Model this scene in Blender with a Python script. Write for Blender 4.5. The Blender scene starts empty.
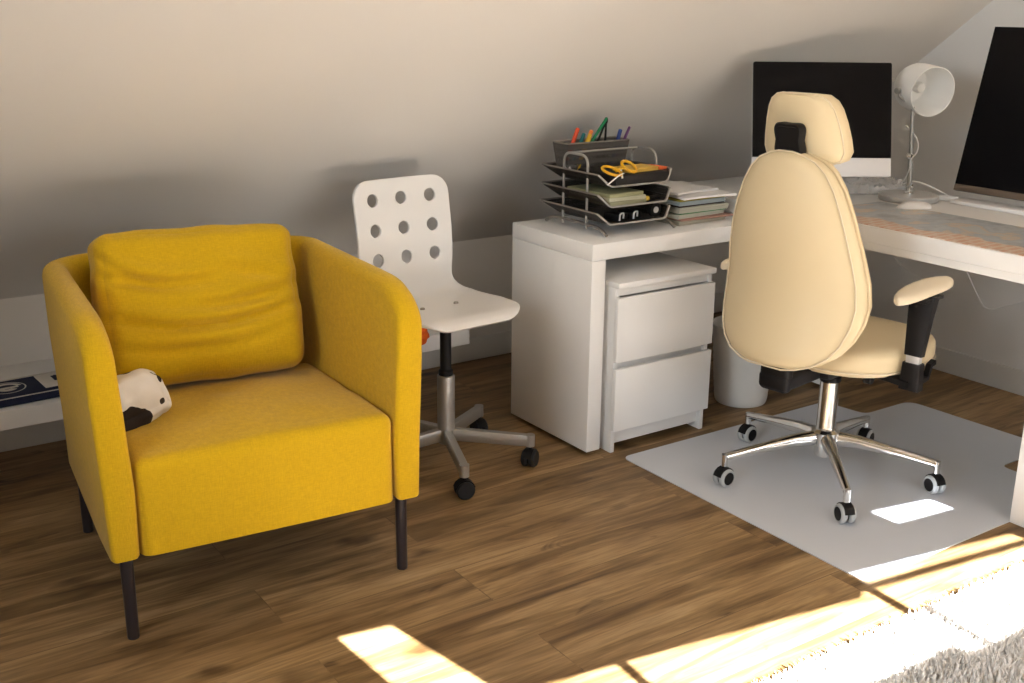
import bpy, bmesh, math, random
from mathutils import Vector, Matrix, noise
random.seed(7)
PI = math.pi
scn = bpy.context.scene
col = scn.collection

# ------------------------------------------------------------------ materials
def srgb(r, g, b):
    f = lambda c: (c/255/12.92) if c/255 <= .04045 else ((c/255+.055)/1.055)**2.4
    return (f(r), f(g), f(b), 1)

def mat(name, color, rough=.5, metal=0, bump=None, var=None, spec=.5, coat=0, sheen=0, trans=0, alpha=1, ior=1.45):
    m = bpy.data.materials.new(name); m.use_nodes = True
    nt = m.node_tree; b = nt.nodes['Principled BSDF']
    b.inputs['Base Color'].default_value = color
    b.inputs['Roughness'].default_value = rough
    b.inputs['Metallic'].default_value = metal
    b.inputs['Specular IOR Level'].default_value = spec
    b.inputs['Coat Weight'].default_value = coat
    b.inputs['Sheen Weight'].default_value = sheen
    b.inputs['Transmission Weight'].default_value = trans
    b.inputs['Alpha'].default_value = alpha
    b.inputs['IOR'].default_value = ior
    tc = nt.nodes.new('ShaderNodeTexCoord')
    if var:                                   # (scale, amount): faint procedural tint variation
        n = nt.nodes.new('ShaderNodeTexNoise'); n.inputs['Scale'].default_value = var[0]; n.inputs['Detail'].default_value = 4
        nt.links.new(tc.outputs['Object'], n.inputs['Vector'])
        mx = nt.nodes.new('ShaderNodeMix'); mx.data_type = 'RGBA'
        k = 1-var[1]
        mx.inputs[6].default_value = (color[0]*k, color[1]*k, color[2]*k, 1)
        mx.inputs[7].default_value = tuple(min(1, c*(1+var[1])) for c in color[:3])+(1,)
        nt.links.new(n.outputs['Fac'], mx.inputs[0]); nt.links.new(mx.outputs[2], b.inputs['Base Color'])
    if bump:                                  # (scale, strength, distance)
        n = nt.nodes.new('ShaderNodeTexNoise'); n.inputs['Scale'].default_value = bump[0]; n.inputs['Detail'].default_value = 3
        nt.links.new(tc.outputs['Object'], n.inputs['Vector'])
        bp = nt.nodes.new('ShaderNodeBump'); bp.inputs['Strength'].default_value = bump[1]; bp.inputs['Distance'].default_value = bump[2]
        nt.links.new(n.outputs['Fac'], bp.inputs['Height']); nt.links.new(bp.outputs['Normal'], b.inputs['Normal'])
    return m

def fabric(name, c, scale=600, amt=.18, sheen=.15):
    m = mat(name, c, rough=.9, spec=.2, sheen=sheen)
    nt = m.node_tree; b = nt.nodes['Principled BSDF']
    tc = nt.nodes['Texture Coordinate']
    hs = []
    for sc in ((1, .12, .12), (.12, .12, 1)):       # woven threads running two ways
        mp = nt.nodes.new('ShaderNodeMapping'); mp.inputs['Scale'].default_value = sc
        n = nt.nodes.new('ShaderNodeTexNoise'); n.inputs['Scale'].default_value = scale; n.inputs['Detail'].default_value = 2
        nt.links.new(tc.outputs['Object'], mp.inputs['Vector']); nt.links.new(mp.outputs[0], n.inputs['Vector']); hs.append(n)
    ad = nt.nodes.new('ShaderNodeMath'); ad.operation = 'ADD'
    nt.links.new(hs[0].outputs['Fac'], ad.inputs[0]); nt.links.new(hs[1].outputs['Fac'], ad.inputs[1])
    mr = nt.nodes.new('ShaderNodeMapRange'); mr.inputs['From Min'].default_value = .7; mr.inputs['From Max'].default_value = 1.3
    nt.links.new(ad.outputs[0], mr.inputs['Value'])
    mx = nt.nodes.new('ShaderNodeMix'); mx.data_type = 'RGBA'
    mx.inputs[6].default_value = tuple(x*(1-amt) for x in c[:3])+(1,)
    mx.inputs[7].default_value = tuple(min(1, x*(1+amt)) for x in c[:3])+(1,)
    nt.links.new(mr.outputs[0], mx.inputs[0]); nt.links.new(mx.outputs[2], b.inputs['Base Color'])
    bp = nt.nodes.new('ShaderNodeBump'); bp.inputs['Strength'].default_value = .35; bp.inputs['Distance'].default_value = .001
    nt.links.new(mr.outputs[0], bp.inputs['Height']); nt.links.new(bp.outputs['Normal'], b.inputs['Normal'])
    return m

def oak():
    m = bpy.data.materials.new('oak_planks'); m.use_nodes = True
    nt = m.node_tree; b = nt.nodes['Principled BSDF']; N = nt.nodes.new; L = nt.links.new
    tc = N('ShaderNodeTexCoord')
    br = N('ShaderNodeTexBrick'); br.offset = .37; br.offset_frequency = 2
    br.inputs['Color1'].default_value = (0, 0, 0, 1); br.inputs['Color2'].default_value = (1, 1, 1, 1)
    br.inputs['Mortar'].default_value = (.5, .5, .5, 1)
    br.inputs['Scale'].default_value = 1; br.inputs['Mortar Size'].default_value = .0012
    br.inputs['Brick Width'].default_value = 1.22; br.inputs['Row Height'].default_value = .178; br.inputs['Bias'].default_value = 0
    L(tc.outputs['Object'], br.inputs['Vector'])
    # shift the grain per plank
    sh = N('ShaderNodeVectorMath'); sh.operation = 'MULTIPLY_ADD'
    L(br.outputs['Color'], sh.inputs[0]); sh.inputs[1].default_value = (17, 9, 3); L(tc.outputs['Object'], sh.inputs[2])
    def nz(scale, vs, det=6, dist=0, rough=.6):
        mp = N('ShaderNodeMapping'); mp.inputs['Scale'].default_value = vs; L(sh.outputs[0], mp.inputs['Vector'])
        n = N('ShaderNodeTexNoise'); n.inputs['Scale'].default_value = scale; n.inputs['Detail'].default_value = det
        n.inputs['Distortion'].default_value = dist; n.inputs['Roughness'].default_value = rough
        L(mp.outputs[0], n.inputs['Vector']); return n
    g1 = nz(1.7, (1, 10, 1), 7, .8, .58)          # broad cathedral figure
    g2 = nz(9, (1, 16, 1), 6, .4, .5)           # fine grain
    g3 = nz(2.3, (1, 2.6, 1), 3, .5)         # tone patches
    kn = nz(4.2, (1.0, 3.0, 1), 3, 1.1)      # dark knots
    r1 = N('ShaderNodeValToRGB'); e = r1.color_ramp.elements
    e[0].position = .26; e[0].color = srgb(82, 61, 36); e[1].position = .76; e[1].color = srgb(172, 145, 107)
    x = e.new(.44); x.color = srgb(124, 98, 63); x = e.new(.56); x.color = srgb(153, 125, 87)
    L(g1.outputs['Fac'], r1.inputs[0])
    r2 = N('ShaderNodeValToRGB'); e = r2.color_ramp.elements
    e[0].position = .30; e[0].color = (.66, .63, .59, 1); e[1].position = .60; e[1].color = (1.08, 1.06, 1.03, 1)
    L(g2.outputs['Fac'], r2.inputs[0])
    m1 = N('ShaderNodeMix'); m1.data_type = 'RGBA'; m1.blend_type = 'MULTIPLY'; m1.inputs[0].default_value = .8
    L(r1.outputs[0], m1.inputs[6]); L(r2.outputs[0], m1.inputs[7])
    r3 = N('ShaderNodeValToRGB'); e = r3.color_ramp.elements
    e[0].position = .34; e[0].color = (.66, .60, .54, 1); e[1].position = .62; e[1].color = (1.06, 1.05, 1.04, 1)
    L(g3.outputs['Fac'], r3.inputs[0])
    m2 = N('ShaderNodeMix'); m2.data_type = 'RGBA'; m2.blend_type = 'MULTIPLY'; m2.inputs[0].default_value = .8
    L(m1.outputs[2], m2.inputs[6]); L(r3.outputs[0], m2.inputs[7])
    r4 = N('ShaderNodeValToRGB'); e = r4.color_ramp.elements
    e[0].position = .25; e[0].color = (.30, .24, .20, 1); e[1].position = .345; e[1].color = (1, 1, 1, 1)
    L(kn.outputs['Fac'], r4.inputs[0])
    m3 = N('ShaderNodeMix'); m3.data_type = 'RGBA'; m3.blend_type = 'MULTIPLY'; m3.inputs[0].default_value = .9
    L(m2.outputs[2], m3.inputs[6]); L(r4.outputs[0], m3.inputs[7])
    # small dark knots dotted over the boards
    mpv = N('ShaderNodeMapping'); mpv.inputs['Scale'].default_value = (1.0, 2.0, 1); L(sh.outputs[0], mpv.inputs['Vector'])
    nv = N('ShaderNodeTexNoise'); nv.inputs['Scale'].default_value = 9; L(mpv.outputs[0], nv.inputs['Vector'])
    va = N('ShaderNodeVectorMath'); va.operation = 'MULTIPLY_ADD'; L(nv.outputs['Color'], va.inputs[0]); va.inputs[1].default_value = (.12, .12, .12); L(mpv.outputs[0], va.inputs[2])
    vo = N('ShaderNodeTexVoronoi'); vo.inputs['Scale'].default_value = 2.6; L(va.outputs[0], vo.inputs['Vector'])
    r5 = N('ShaderNodeValToRGB'); e = r5.color_ramp.elements
    e[0].position = .04; e[0].color = (.24, .19, .15, 1); e[1].position = .17; e[1].color = (1, 1, 1, 1)
    L(vo.outputs['Distance'], r5.inputs[0])
    m4 = N('ShaderNodeMix'); m4.data_type = 'RGBA'; m4.blend_type = 'MULTIPLY'; m4.inputs[0].default_value = .85
    L(m3.outputs[2], m4.inputs[6]); L(r5.outputs[0], m4.inputs[7])
    # plank to plank tone
    pt = N('ShaderNodeMapRange'); pt.inputs['To Min'].default_value = .90; pt.inputs['To Max'].default_value = 1.04
    L(br.outputs['Color'], pt.inputs['Value'])
    m5 = N('ShaderNodeVectorMath'); m5.operation = 'SCALE'; L(m4.outputs[2], m5.inputs[0]); L(pt.outputs[0], m5.inputs['Scale'])
    m6 = N('ShaderNodeMix'); m6.data_type = 'RGBA'; m6.inputs[7].default_value = srgb(58, 40, 24)
    sc = N('ShaderNodeMath'); sc.operation = 'MULTIPLY'; sc.inputs[1].default_value = .32; L(br.outputs['Fac'], sc.inputs[0])
    L(sc.outputs[0], m6.inputs[0]); L(m5.outputs[0], m6.inputs[6]); L(m6.outputs[2], b.inputs['Base Color'])
    b.inputs['Roughness'].default_value = .5; b.inputs['Specular IOR Level'].default_value = .35
    bp = N('ShaderNodeBump'); bp.inputs['Strength'].default_value = .25; bp.inputs['Distance'].default_value = .002
    L(g2.outputs['Fac'], bp.inputs['Height']); L(bp.outputs['Normal'], b.inputs['Normal'])
    return m

M = dict(
    wall=mat('wall_paint', (.78, .755, .72, 1), .9, bump=(90, .08, .002), var=(1.2, .02), spec=.2),
    wallr=mat('wall_paint_gable', (.80, .785, .76, 1), .9, bump=(90, .08, .002), var=(1.2, .02), spec=.2),
    trim=mat('trim_white', (.72, .70, .66, 1), .45, var=(3, .02)),
    white=mat('white_foil', (.86, .84, .81, 1), .38, var=(2, .015)),
    whitep=mat('white_plywood', (.84, .82, .79, 1), .32, var=(3, .015)),
    yellow=fabric('yellow_fabric', (.56, .335, .005, 1), amt=.10),
    dark=mat('dark_steel', (.035, .028, .03, 1), .35, .3, var=(8, .1)),
    black=mat('black_plastic', (.009, .008, .008, 1), .5, spec=.2, bump=(300, .05, .001)),
    rubber=mat('black_rubber', (.01, .01, .011, 1), .6, bump=(200, .05, .001)),
    grey=mat('grey_tyre', (.42, .43, .43, 1), .5, var=(20, .05)),
    silver=mat('silver_paint', (.46, .45, .43, 1), .35, .75, var=(10, .04)),
    chrome=mat('chrome', (.78, .77, .75, 1), .12, 1, var=(4, .02)),
    leather=mat('cream_leather', (.66, .535, .33, 1), .48, bump=(160, .10, .001), var=(5, .03), spec=.4),
    leatherpad=mat('cream_pad', (.72, .61, .44, 1), .5, bump=(160, .12, .001), var=(5, .03), spec=.4),
    screen=mat('black_glass', (.006, .0055, .006, 1), .10, var=(3, .1), spec=.06),
    alu=mat('aluminium', (.66, .66, .67, 1), .4, .55, var=(5, .03)),
    bezel=mat('bronze_bezel', (.16, .12, .09, 1), .4, .5, var=(5, .05)),
    shade=mat('lamp_shade_white', (.92, .91, .88, 1), .4, var=(4, .02)),
    trayw=mat('tray_wire', (.34, .31, .28, 1), .4, .8, var=(10, .05)),
    mat=mat('clear_mat', (.60, .62, .66, 1), .34, spec=.5, var=(1.6, .06), bump=(4, .10, .004)),
    paper=mat('paper', (.84, .82, .80, 1), .8, var=(6, .02)),
    paperb=mat('paper_stock', (.62, .60, .54, 1), .85, var=(20, .08)),
    bin=mat('bin_white', (.74, .72, .68, 1), .5, var=(4, .02)),
    cable=mat('white_cable', (.80, .79, .77, 1), .5, var=(4, .02)),
    navy=mat('navy_knit', (.012, .016, .045, 1), .9, bump=(400, .3, .001), var=(60, .15)),
    knitw=mat('white_knit', (.66, .62, .56, 1), .9, bump=(400, .3, .001), var=(60, .06)),
    orange=mat('orange_plush', (.80, .13, .015, 1), .9, bump=(200, .3, .002), var=(30, .15)),
    glass=mat('window_glass', (1, 1, 1, 1), 0, trans=1, ior=1.0, spec=0),
    wframe=mat('window_frame', (.75, .72, .68, 1), .5, var=(3, .02)),
)
M['oak'] = oak()
def flat(name, r, g, b, rough=.6):
    if name not in M: M[name] = mat(name, srgb(r, g, b), rough, var=(25, .05))
    return M[name]

# ------------------------------------------------------------------ mesh helpers
def link(name, bm, m, parent=None, loc=(0, 0, 0), rot=(0, 0, 0), smooth=True, sharp=35):
    me = bpy.data.meshes.new(name)
    bmesh.ops.recalc_face_normals(bm, faces=bm.faces)
    bm.to_mesh(me); bm.free()
    ms = m if isinstance(m, (list, tuple)) else [m]
    for x in ms: me.materials.append(x)
    if smooth:
        me.polygons.foreach_set('use_smooth', [True]*len(me.polygons))
        me.set_sharp_from_angle(angle=math.radians(sharp))
    o = bpy.data.objects.new(name, me); col.objects.link(o)
    o.location = loc; o.rotation_euler = rot
    if parent: o.parent = parent
    return o

def thing(name, label, cat, loc=(0, 0, 0), rz=0, group=None):
    o = bpy.data.objects.new(name, None); col.objects.link(o)
    o.empty_display_size = .1; o.location = loc; o.rotation_euler = (0, 0, rz)
    return tag(o, label, cat, group)

def tag(o, label, cat, group=None, kind=None):
    o['label'] = label; o['category'] = cat
    if group: o['group'] = group
    if kind: o['kind'] = kind
    return o

def struct(name, bm, m, **k):
    o = link(name, bm, m, **k)
    if not k.get('parent'): o['kind'] = 'structure'
    return o

def NB(): return bmesh.new()

def box(bm, x0, x1, y0, y1, z0, z1, bev=0, seg=2, mi=0):
    t = bmesh.new()
    bmesh.ops.create_cube(t, size=1)
    for v in t.verts:
        v.co = Vector(((x0+x1)/2+v.co.x*(x1-x0), (y0+y1)/2+v.co.y*(y1-y0), (z0+z1)/2+v.co.z*(z1-z0)))
    if bev: bmesh.ops.bevel(t, geom=t.edges[:], offset=bev, segments=seg, affect='EDGES', profile=.5)
    merge(bm, t, mi=mi)

def merge(bm, t, mtx=None, mi=0):
    vm = {}
    for v in t.verts: vm[v] = bm.verts.new(mtx @ v.co if mtx else v.co)
    for f in t.faces:
        try:
            nf = bm.faces.new([vm[v] for v in f.verts]); nf.material_index = mi
        except ValueError: pass
    t.free()

def loft(bm, rings, closed=True, cap=True, mi=0):
    vr = [[bm.verts.new(p) for p in r] for r in rings]
    n = len(vr[0])
    for a, b in zip(vr, vr[1:]):
        for i in range(n if closed else n-1):
            j = (i+1) % n
            f = bm.faces.new((a[i], a[j], b[j], b[i])); f.material_index = mi
    if cap and closed:
        f = bm.faces.new(vr[0][::-1]); f.material_index = mi
        f = bm.faces.new(vr[-1]); f.material_index = mi
    return vr

def lathe(bm, prof, seg=32, center=(0, 0, 0), mtx=None, mi=0, cap=True):
    rings = []
    for r, z in prof:
        ring = []
        for i in range(seg):
            a = 2*PI*i/seg
            p = Vector((r*math.cos(a), r*math.sin(a), z))
            if mtx: p = mtx @ p
            ring.append(p+Vector(center))
        rings.append(ring)
    loft(bm, rings, cap=cap, mi=mi)

def frames(pts):
    pts = [Vector(p) for p in pts]; out = []
    up = None
    for i, p in enumerate(pts):
        a = pts[max(i-1, 0)]; b = pts[min(i+1, len(pts)-1)]
        t = (b-a).normalized()
        if up is None:
            up = Vector((0, 0, 1)) if abs(t.z) < .9 else Vector((0, 1, 0))
        n = (up - t*up.dot(t)).normalized(); up = n
        out.append((p, t, n, t.cross(n)))
    return out

def tube(bm, pts, r, seg=10, mi=0, ry=None, sq=False, scale=None):
    rings = []
    fr = frames(pts)
    for k, (p, t, n, b) in enumerate(fr):
        rr = r[k] if isinstance(r, (list, tuple)) else r
        r2 = (ry[k] if isinstance(ry, (list, tuple)) else ry) if ry else rr
        if sq:
            q = .82
            sh = [(1, q), (q, 1), (-q, 1), (-1, q), (-1, -q), (-q, -1), (q, -1), (1, -q)]
            rings.append([p+n*(r2*y)+b*(rr*x) for x, y in sh])
        else:
            rings.append([p+n*(r2*math.sin(2*PI*i/seg))+b*(rr*math.cos(2*PI*i/seg)) for i in range(seg)])
    loft(bm, rings, mi=mi)

def smooth_path(pts, n=8):
    P = [Vector(p) for p in pts]; out = []
    for i in range(len(P)-1):
        p0 = P[max(i-1, 0)]; p1 = P[i]; p2 = P[i+1]; p3 = P[min(i+2, len(P)-1)]
        for k in range(n):
            t = k/n
            out.append(.5*((2*p1)+(-p0+p2)*t+(2*p0-5*p1+4*p2-p3)*t*t+(-p0+3*p1-3*p2+p3)*t**3))
    out.append(P[-1]); return out

def arc_path(pts, r, n=5):
    """polyline with rounded corners"""
    P = [Vector(p) for p in pts]; out = [P[0]]
    for i in range(1, len(P)-1):
        a = (P[i-1]-P[i]); b = (P[i+1]-P[i]); rr = min(r, a.length*.49, b.length*.49)
        A = P[i]+a.normalized()*rr; B = P[i]+b.normalized()*rr
        for k in range(n+1):
            t = k/n; out.append((1-t)**2*A+2*t*(1-t)*P[i]+t*t*B)
    out.append(P[-1]); return out

def softbox(bm, sx, sy, sz, r, puff=(0, 0, 0), seg=24, fn=None, mtx=None, mi=0):
    """rounded, puffed box with half sizes sx, sy, sz; fn(p, n) -> offset"""
    g = [-1+2*i/seg for i in range(seg+1)]
    g = [math.copysign(1-(1-abs(t))**1.35, t) for t in g]
    S = Vector((sx, sy, sz)); vc = {}
    def V(a, b, c):
        k = (a, b, c)
        if k in vc: return vc[k]
        q = Vector((a*sx, b*sy, c*sz))
        inn = Vector([max(-(s-r), min(s-r, x)) for x, s in zip(q, S)])
        d = q-inn; d = d.normalized() if d.length > 1e-9 else Vector((0, 0, 1))
        p = inn+d*r
        w = lambda t: max(0, 1-t*t)
        p.x += puff[0]*a*w(b)*w(c); p.y += puff[1]*b*w(a)*w(c); p.z += puff[2]*c*w(a)*w(b)
        if fn: p += fn(p, d, (a, b, c))
        if mtx: p = mtx @ p
        vc[k] = bm.verts.new(p); return vc[k]
    for i in range(seg):
        for j in range(seg):
            a0, a1, b0, b1 = g[i], g[i+1], g[j], g[j+1]
            for s in (-1, 1):
                for q in (((s, a0, b0), (s, a1, b0), (s, a1, b1), (s, a0, b1)),
                          ((a0, s, b0), (a0, s, b1), (a1, s, b1), (a1, s, b0)),
                          ((a0, b0, s), (a1, b0, s), (a1, b1, s), (a0, b1, s))):
                    f = bm.faces.new([V(*x) for x in q]); f.material_index = mi

def prism(bm, poly, z0, z1, mi=0, bev=0):
    t = bmesh.new()
    a = [t.verts.new((x, y, z0)) for x, y in poly]; f = t.faces.new(a)
    r = bmesh.ops.extrude_face_region(t, geom=[f])
    for v in r['geom']:
        if isinstance(v, bmesh.types.BMVert): v.co.z = z1
    if bev: bmesh.ops.bevel(t, geom=t.edges[:], offset=bev, segments=2, affect='EDGES')
    merge(bm, t, mi=mi)

def round_poly(pts, r, n=6):
    out = []; N = len(pts)
    for i in range(N):
        rr = r[i] if isinstance(r, (list, tuple)) else r
        P = Vector(pts[i]); a = Vector(pts[i-1])-P; b = Vector(pts[(i+1) % N])-P
        if rr <= 0: out.append(tuple(P)); continue
        rr = min(rr, a.length*.49, b.length*.49)
        A = P+a.normalized()*rr; B = P+b.normalized()*rr
        for k in range(n+1):
            t = k/n; q = (1-t)**2*A+2*t*(1-t)*P+t*t*B; out.append((q.x, q.y))
    return out

# ------------------------------------------------------------------ camera (solved from the photograph's straight lines)
CAM = Vector((-1.3096, -3.5718, 1.356)); YAW = .603; PITCH = .2942; ROLL = .0102
cd = bpy.data.cameras.new('camera'); co = bpy.data.objects.new('camera', cd); col.objects.link(co)
cd.sensor_width = 36; cd.lens = 1124.37/1024*36
fwd = Vector((math.sin(YAW)*math.cos(PITCH), math.cos(YAW)*math.cos(PITCH), -math.sin(PITCH)))
rt = Vector((math.cos(YAW), -math.sin(YAW), 0)); up = rt.cross(fwd)
rt2 = math.cos(ROLL)*rt+math.sin(ROLL)*up; up2 = -math.sin(ROLL)*rt+math.cos(ROLL)*up
mw = Matrix((rt2, up2, -fwd)).transposed().to_4x4(); mw.translation = CAM
co.matrix_world = mw; scn.camera = co

# ------------------------------------------------------------------ the room
XL, XR, YB, HK, SL = -2.8, 2.418, 0.0, .48, .80
ZC = 2.45; Y1 = -(ZC-HK)/SL          # the slope meets the flat ceiling
Y2 = -3.95; YF = Y2-(ZC-HK)/SL
SUN = Vector((-.08, 1, -.75)).normalized()

bm = NB(); box(bm, XL-.1, XR+.1, YF-.1, .1, -.1, 0); struct('floor', bm, M['oak'], smooth=False)
bm = NB(); box(bm, XL-.1, XR+.1, 0, .1, 0, HK); struct('wall_back', bm, M['wall'], smooth=False)
bm = NB(); box(bm, XL-.1, XR+.1, YF-.1, YF, 0, HK); struct('wall_front', bm, M['wall'], smooth=False)
pent = [(YF-.1, 0), (.1, 0), (.1, HK), (Y1+.02, ZC+.1), (Y2-.02, ZC+.1), (YF-.1, HK)]
for nm, x0, x1, m in (('wall_right', XR, XR+.1, M['wallr']), ('wall_left', XL-.1, XL, M['wall'])):
    bm = NB(); loft(bm, [[(x0, y, z) for y, z in pent], [(x1, y, z) for y, z in pent]]); struct(nm, bm, m, smooth=False)

# sloping ceiling over the desk side, flat ridge, and the far slope with its skylight openings
def front_pt(x, t, off=0):            # point on the far slope, t from its foot
    n = Vector((0, -SL, 1)).normalized()
    y = YF + t; z = HK + SL*t
    return Vector((x, y, z))+Vector((0, -n.y*0, 0))+Vector((0, -SL/math.hypot(1, SL), 1/math.hypot(1, SL)))*off
def sunback(x, y, z=0):               # where the ray that lights floor point (x,y,z) crosses the far slope
    # plane: z = HK + SL*(y-YF)
    p = Vector((x, y, z)); d = -SUN
    s = (HK+SL*(p.y-YF)-p.z)/(d.z-SL*d.y)
    q = p+d*s
    return (q.x, q.y-YF)
holes = [
    # lit floor regions, each as a polygon on the floor (z = height of what it falls on)
    [sunback(-.375, -1.552), sunback(-.255, -1.571), sunback(-.20, -1.873), sunback(-.14, -2.25), sunback(-.33, -2.25)],
    [sunback(1.144, -1.785), sunback(1.348, -1.822), sunback(1.352, -1.886), sunback(1.146, -1.861)],
    [sunback(-.10, -1.950), sunback(.739, -2.080), sunback(.781, -2.057), sunback(.803, -1.985), sunback(1.350, -2.077), sunback(1.42, -2.47, .03), sunback(.90, -2.40, .04), sunback(.77, -2.405, .04), sunback(.34, -2.335, .04), sunback(-.03, -2.33, .0)],
    # added opening: sunlights the rug and floor below the frame for extra bounce
    [sunback(-.7, -4.15), sunback(2.2, -4.3), sunback(2.2, -2.85), sunback(-.7, -2.75)],
]
from mathutils.geometry import tessellate_polygon
bm = NB()
th = .14
def slab(pts_outer, f):
    loops = [[Vector((x, t, 0)) for x, t in pts_outer]]+[[Vector((x, t, 0)) for x, t in h] for h in holes]
    flat_ = [p for l in loops for p in l]
    for off in (0, th):
        vs = [bm.verts.new(f(p.x, p.y, 0)-SUN*off) for p in flat_]      # reveals cut along the sun's path
        for tri in tessellate_polygon(loops):
            try: bm.faces.new([vs[i] for i in tri])
            except ValueError: pass
TT = (ZC-HK)/SL
slab([(XL-.1, -.05), (XR+.1, -.05), (XR+.1, TT), (XL-.1, TT)], front_pt)
nrm = Vector((0, -SL, 1)).normalized()
# the near slope as a solid slab
A = Vector((0, .06, HK-.06*SL)); B = Vector((0, Y1, ZC)); o1 = Vector((0, .06, .1))
ring = lambda x: [(x, A.y, A.z), (x, B.y, B.z), (x, B.y, B.z+.12), (x, A.y+.05, A.z+.14)]
loft(bm, [ring(XL-.1), ring(XR+.1)])
box(bm, XL-.1, XR+.1, Y2-.05, Y1+.05, ZC, ZC+.12)
struct('ceiling', bm, M['wall'], smooth=False)
# skylight: one pane of glass in the openings, with muntins that throw the thin bars across the patch
def bar_between(bm, a, b, w, h=.03):
    A_ = front_pt(*a, 0); B_ = front_pt(*b, 0)
    tube(bm, [A_, B_], w, sq=True, ry=h)
bm = NB()
bar_between(bm, sunback(.76, -2.046), sunback(1.38, -2.130), .0095, .008)
bar_between(bm, sunback(.797, -1.99), sunback(.772, -2.40, .04), .0125, .016)
bar_between(bm, sunback(.088, -1.95), sunback(.045, -2.34), .0105, .016)
w1 = struct('window_1', bm, M['wframe'])
# added skylight frame, out of view, around a made-up fill light
bm = NB()
wx0, wx1, wt0, wt1 = -.7, .9, .75, 1.65
for a, b in (((wx0, wt0), (wx1, wt0)), ((wx1, wt0), (wx1, wt1)), ((wx1, wt1), (wx0, wt1)), ((wx0, wt1), (wx0, wt0))):
    A_ = front_pt(*a, -.02); B_ = front_pt(*b, -.02); tube(bm, [A_, B_], .03, sq=True)
struct('added_window_2', bm, M['wframe'])

for nm, b in (('baseboard_back', (XL, XR, -.014, 0)), ('baseboard_right', (XR-.014, XR, YF, -.014))):
    bm = NB(); x0, x1, y0, y1 = b
    box(bm, x0, x1, y0, y1, 0, .0915, .004, 2); struct(nm, bm, M['trim'])

# ------------------------------------------------------------------ light
w = bpy.data.worlds.new('world'); scn.world = w; w.use_nodes = True
nt = w.node_tree; bg = nt.nodes['Background']
sky = nt.nodes.new('ShaderNodeTexSky'); sky.sky_type = 'NISHITA'; sky.sun_disc = False
sky.sun_elevation = math.radians(37); sky.sun_rotation = math.radians(180)
nt.links.new(sky.outputs[0], bg.inputs[0]); bg.inputs[1].default_value = .3
def light(name, kind, energy, color, loc, direction, **k):
    l = bpy.data.lights.new(name, kind); l.energy = energy; l.color = color
    for a, b in k.items(): setattr(l, a, b)
    o = bpy.data.objects.new(name, l); col.objects.link(o); o.location = loc
    o.rotation_euler = Vector(direction).to_track_quat('-Z', 'Y').to_euler(); return o
light('sun', 'SUN', 122, (.95, .975, 1), (0, -6, 4), SUN, angle=math.radians(.28))
wc = front_pt((wx0+wx1)/2, (wt0+wt1)/2, -.06)
light('added_skylight_fill', 'AREA', 27, (.88, .95, 1), wc, (0, SL, -1), shape='RECTANGLE', size=wx1-wx0-.1, size_y=(wt1-wt0)*1.28-.1)  # added soft fill at the invented skylight

# added window frame in the left gable, unseen, for a cool fill light
bm = NB()
for a, b in (((-3.4, 1.0), (-2.3, 1.0)), ((-2.3, 1.0), (-2.3, 2.0)), ((-2.3, 2.0), (-3.4, 2.0)), ((-3.4, 2.0), (-3.4, 1.0))):
    tube(bm, [(XL+.01, a[0], a[1]), (XL+.01, b[0], b[1])], .035, sq=True)
struct('added_window_3', bm, M['wframe'])
light('added_gable_fill', 'AREA', 29, (.84, .93, 1), (XL+.04, -2.85, 1.5), (1, .22, -.2), shape='RECTANGLE', size=1.05, size_y=.95, spread=math.radians(95))  # added cool fill, aimed across at the right wall
scn.view_settings.view_transform = 'Standard'; scn.view_settings.look = 'None'
scn.view_settings.exposure = -.36; scn.view_settings.gamma = 1; scn.view_settings.use_curve_mapping = False

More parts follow.
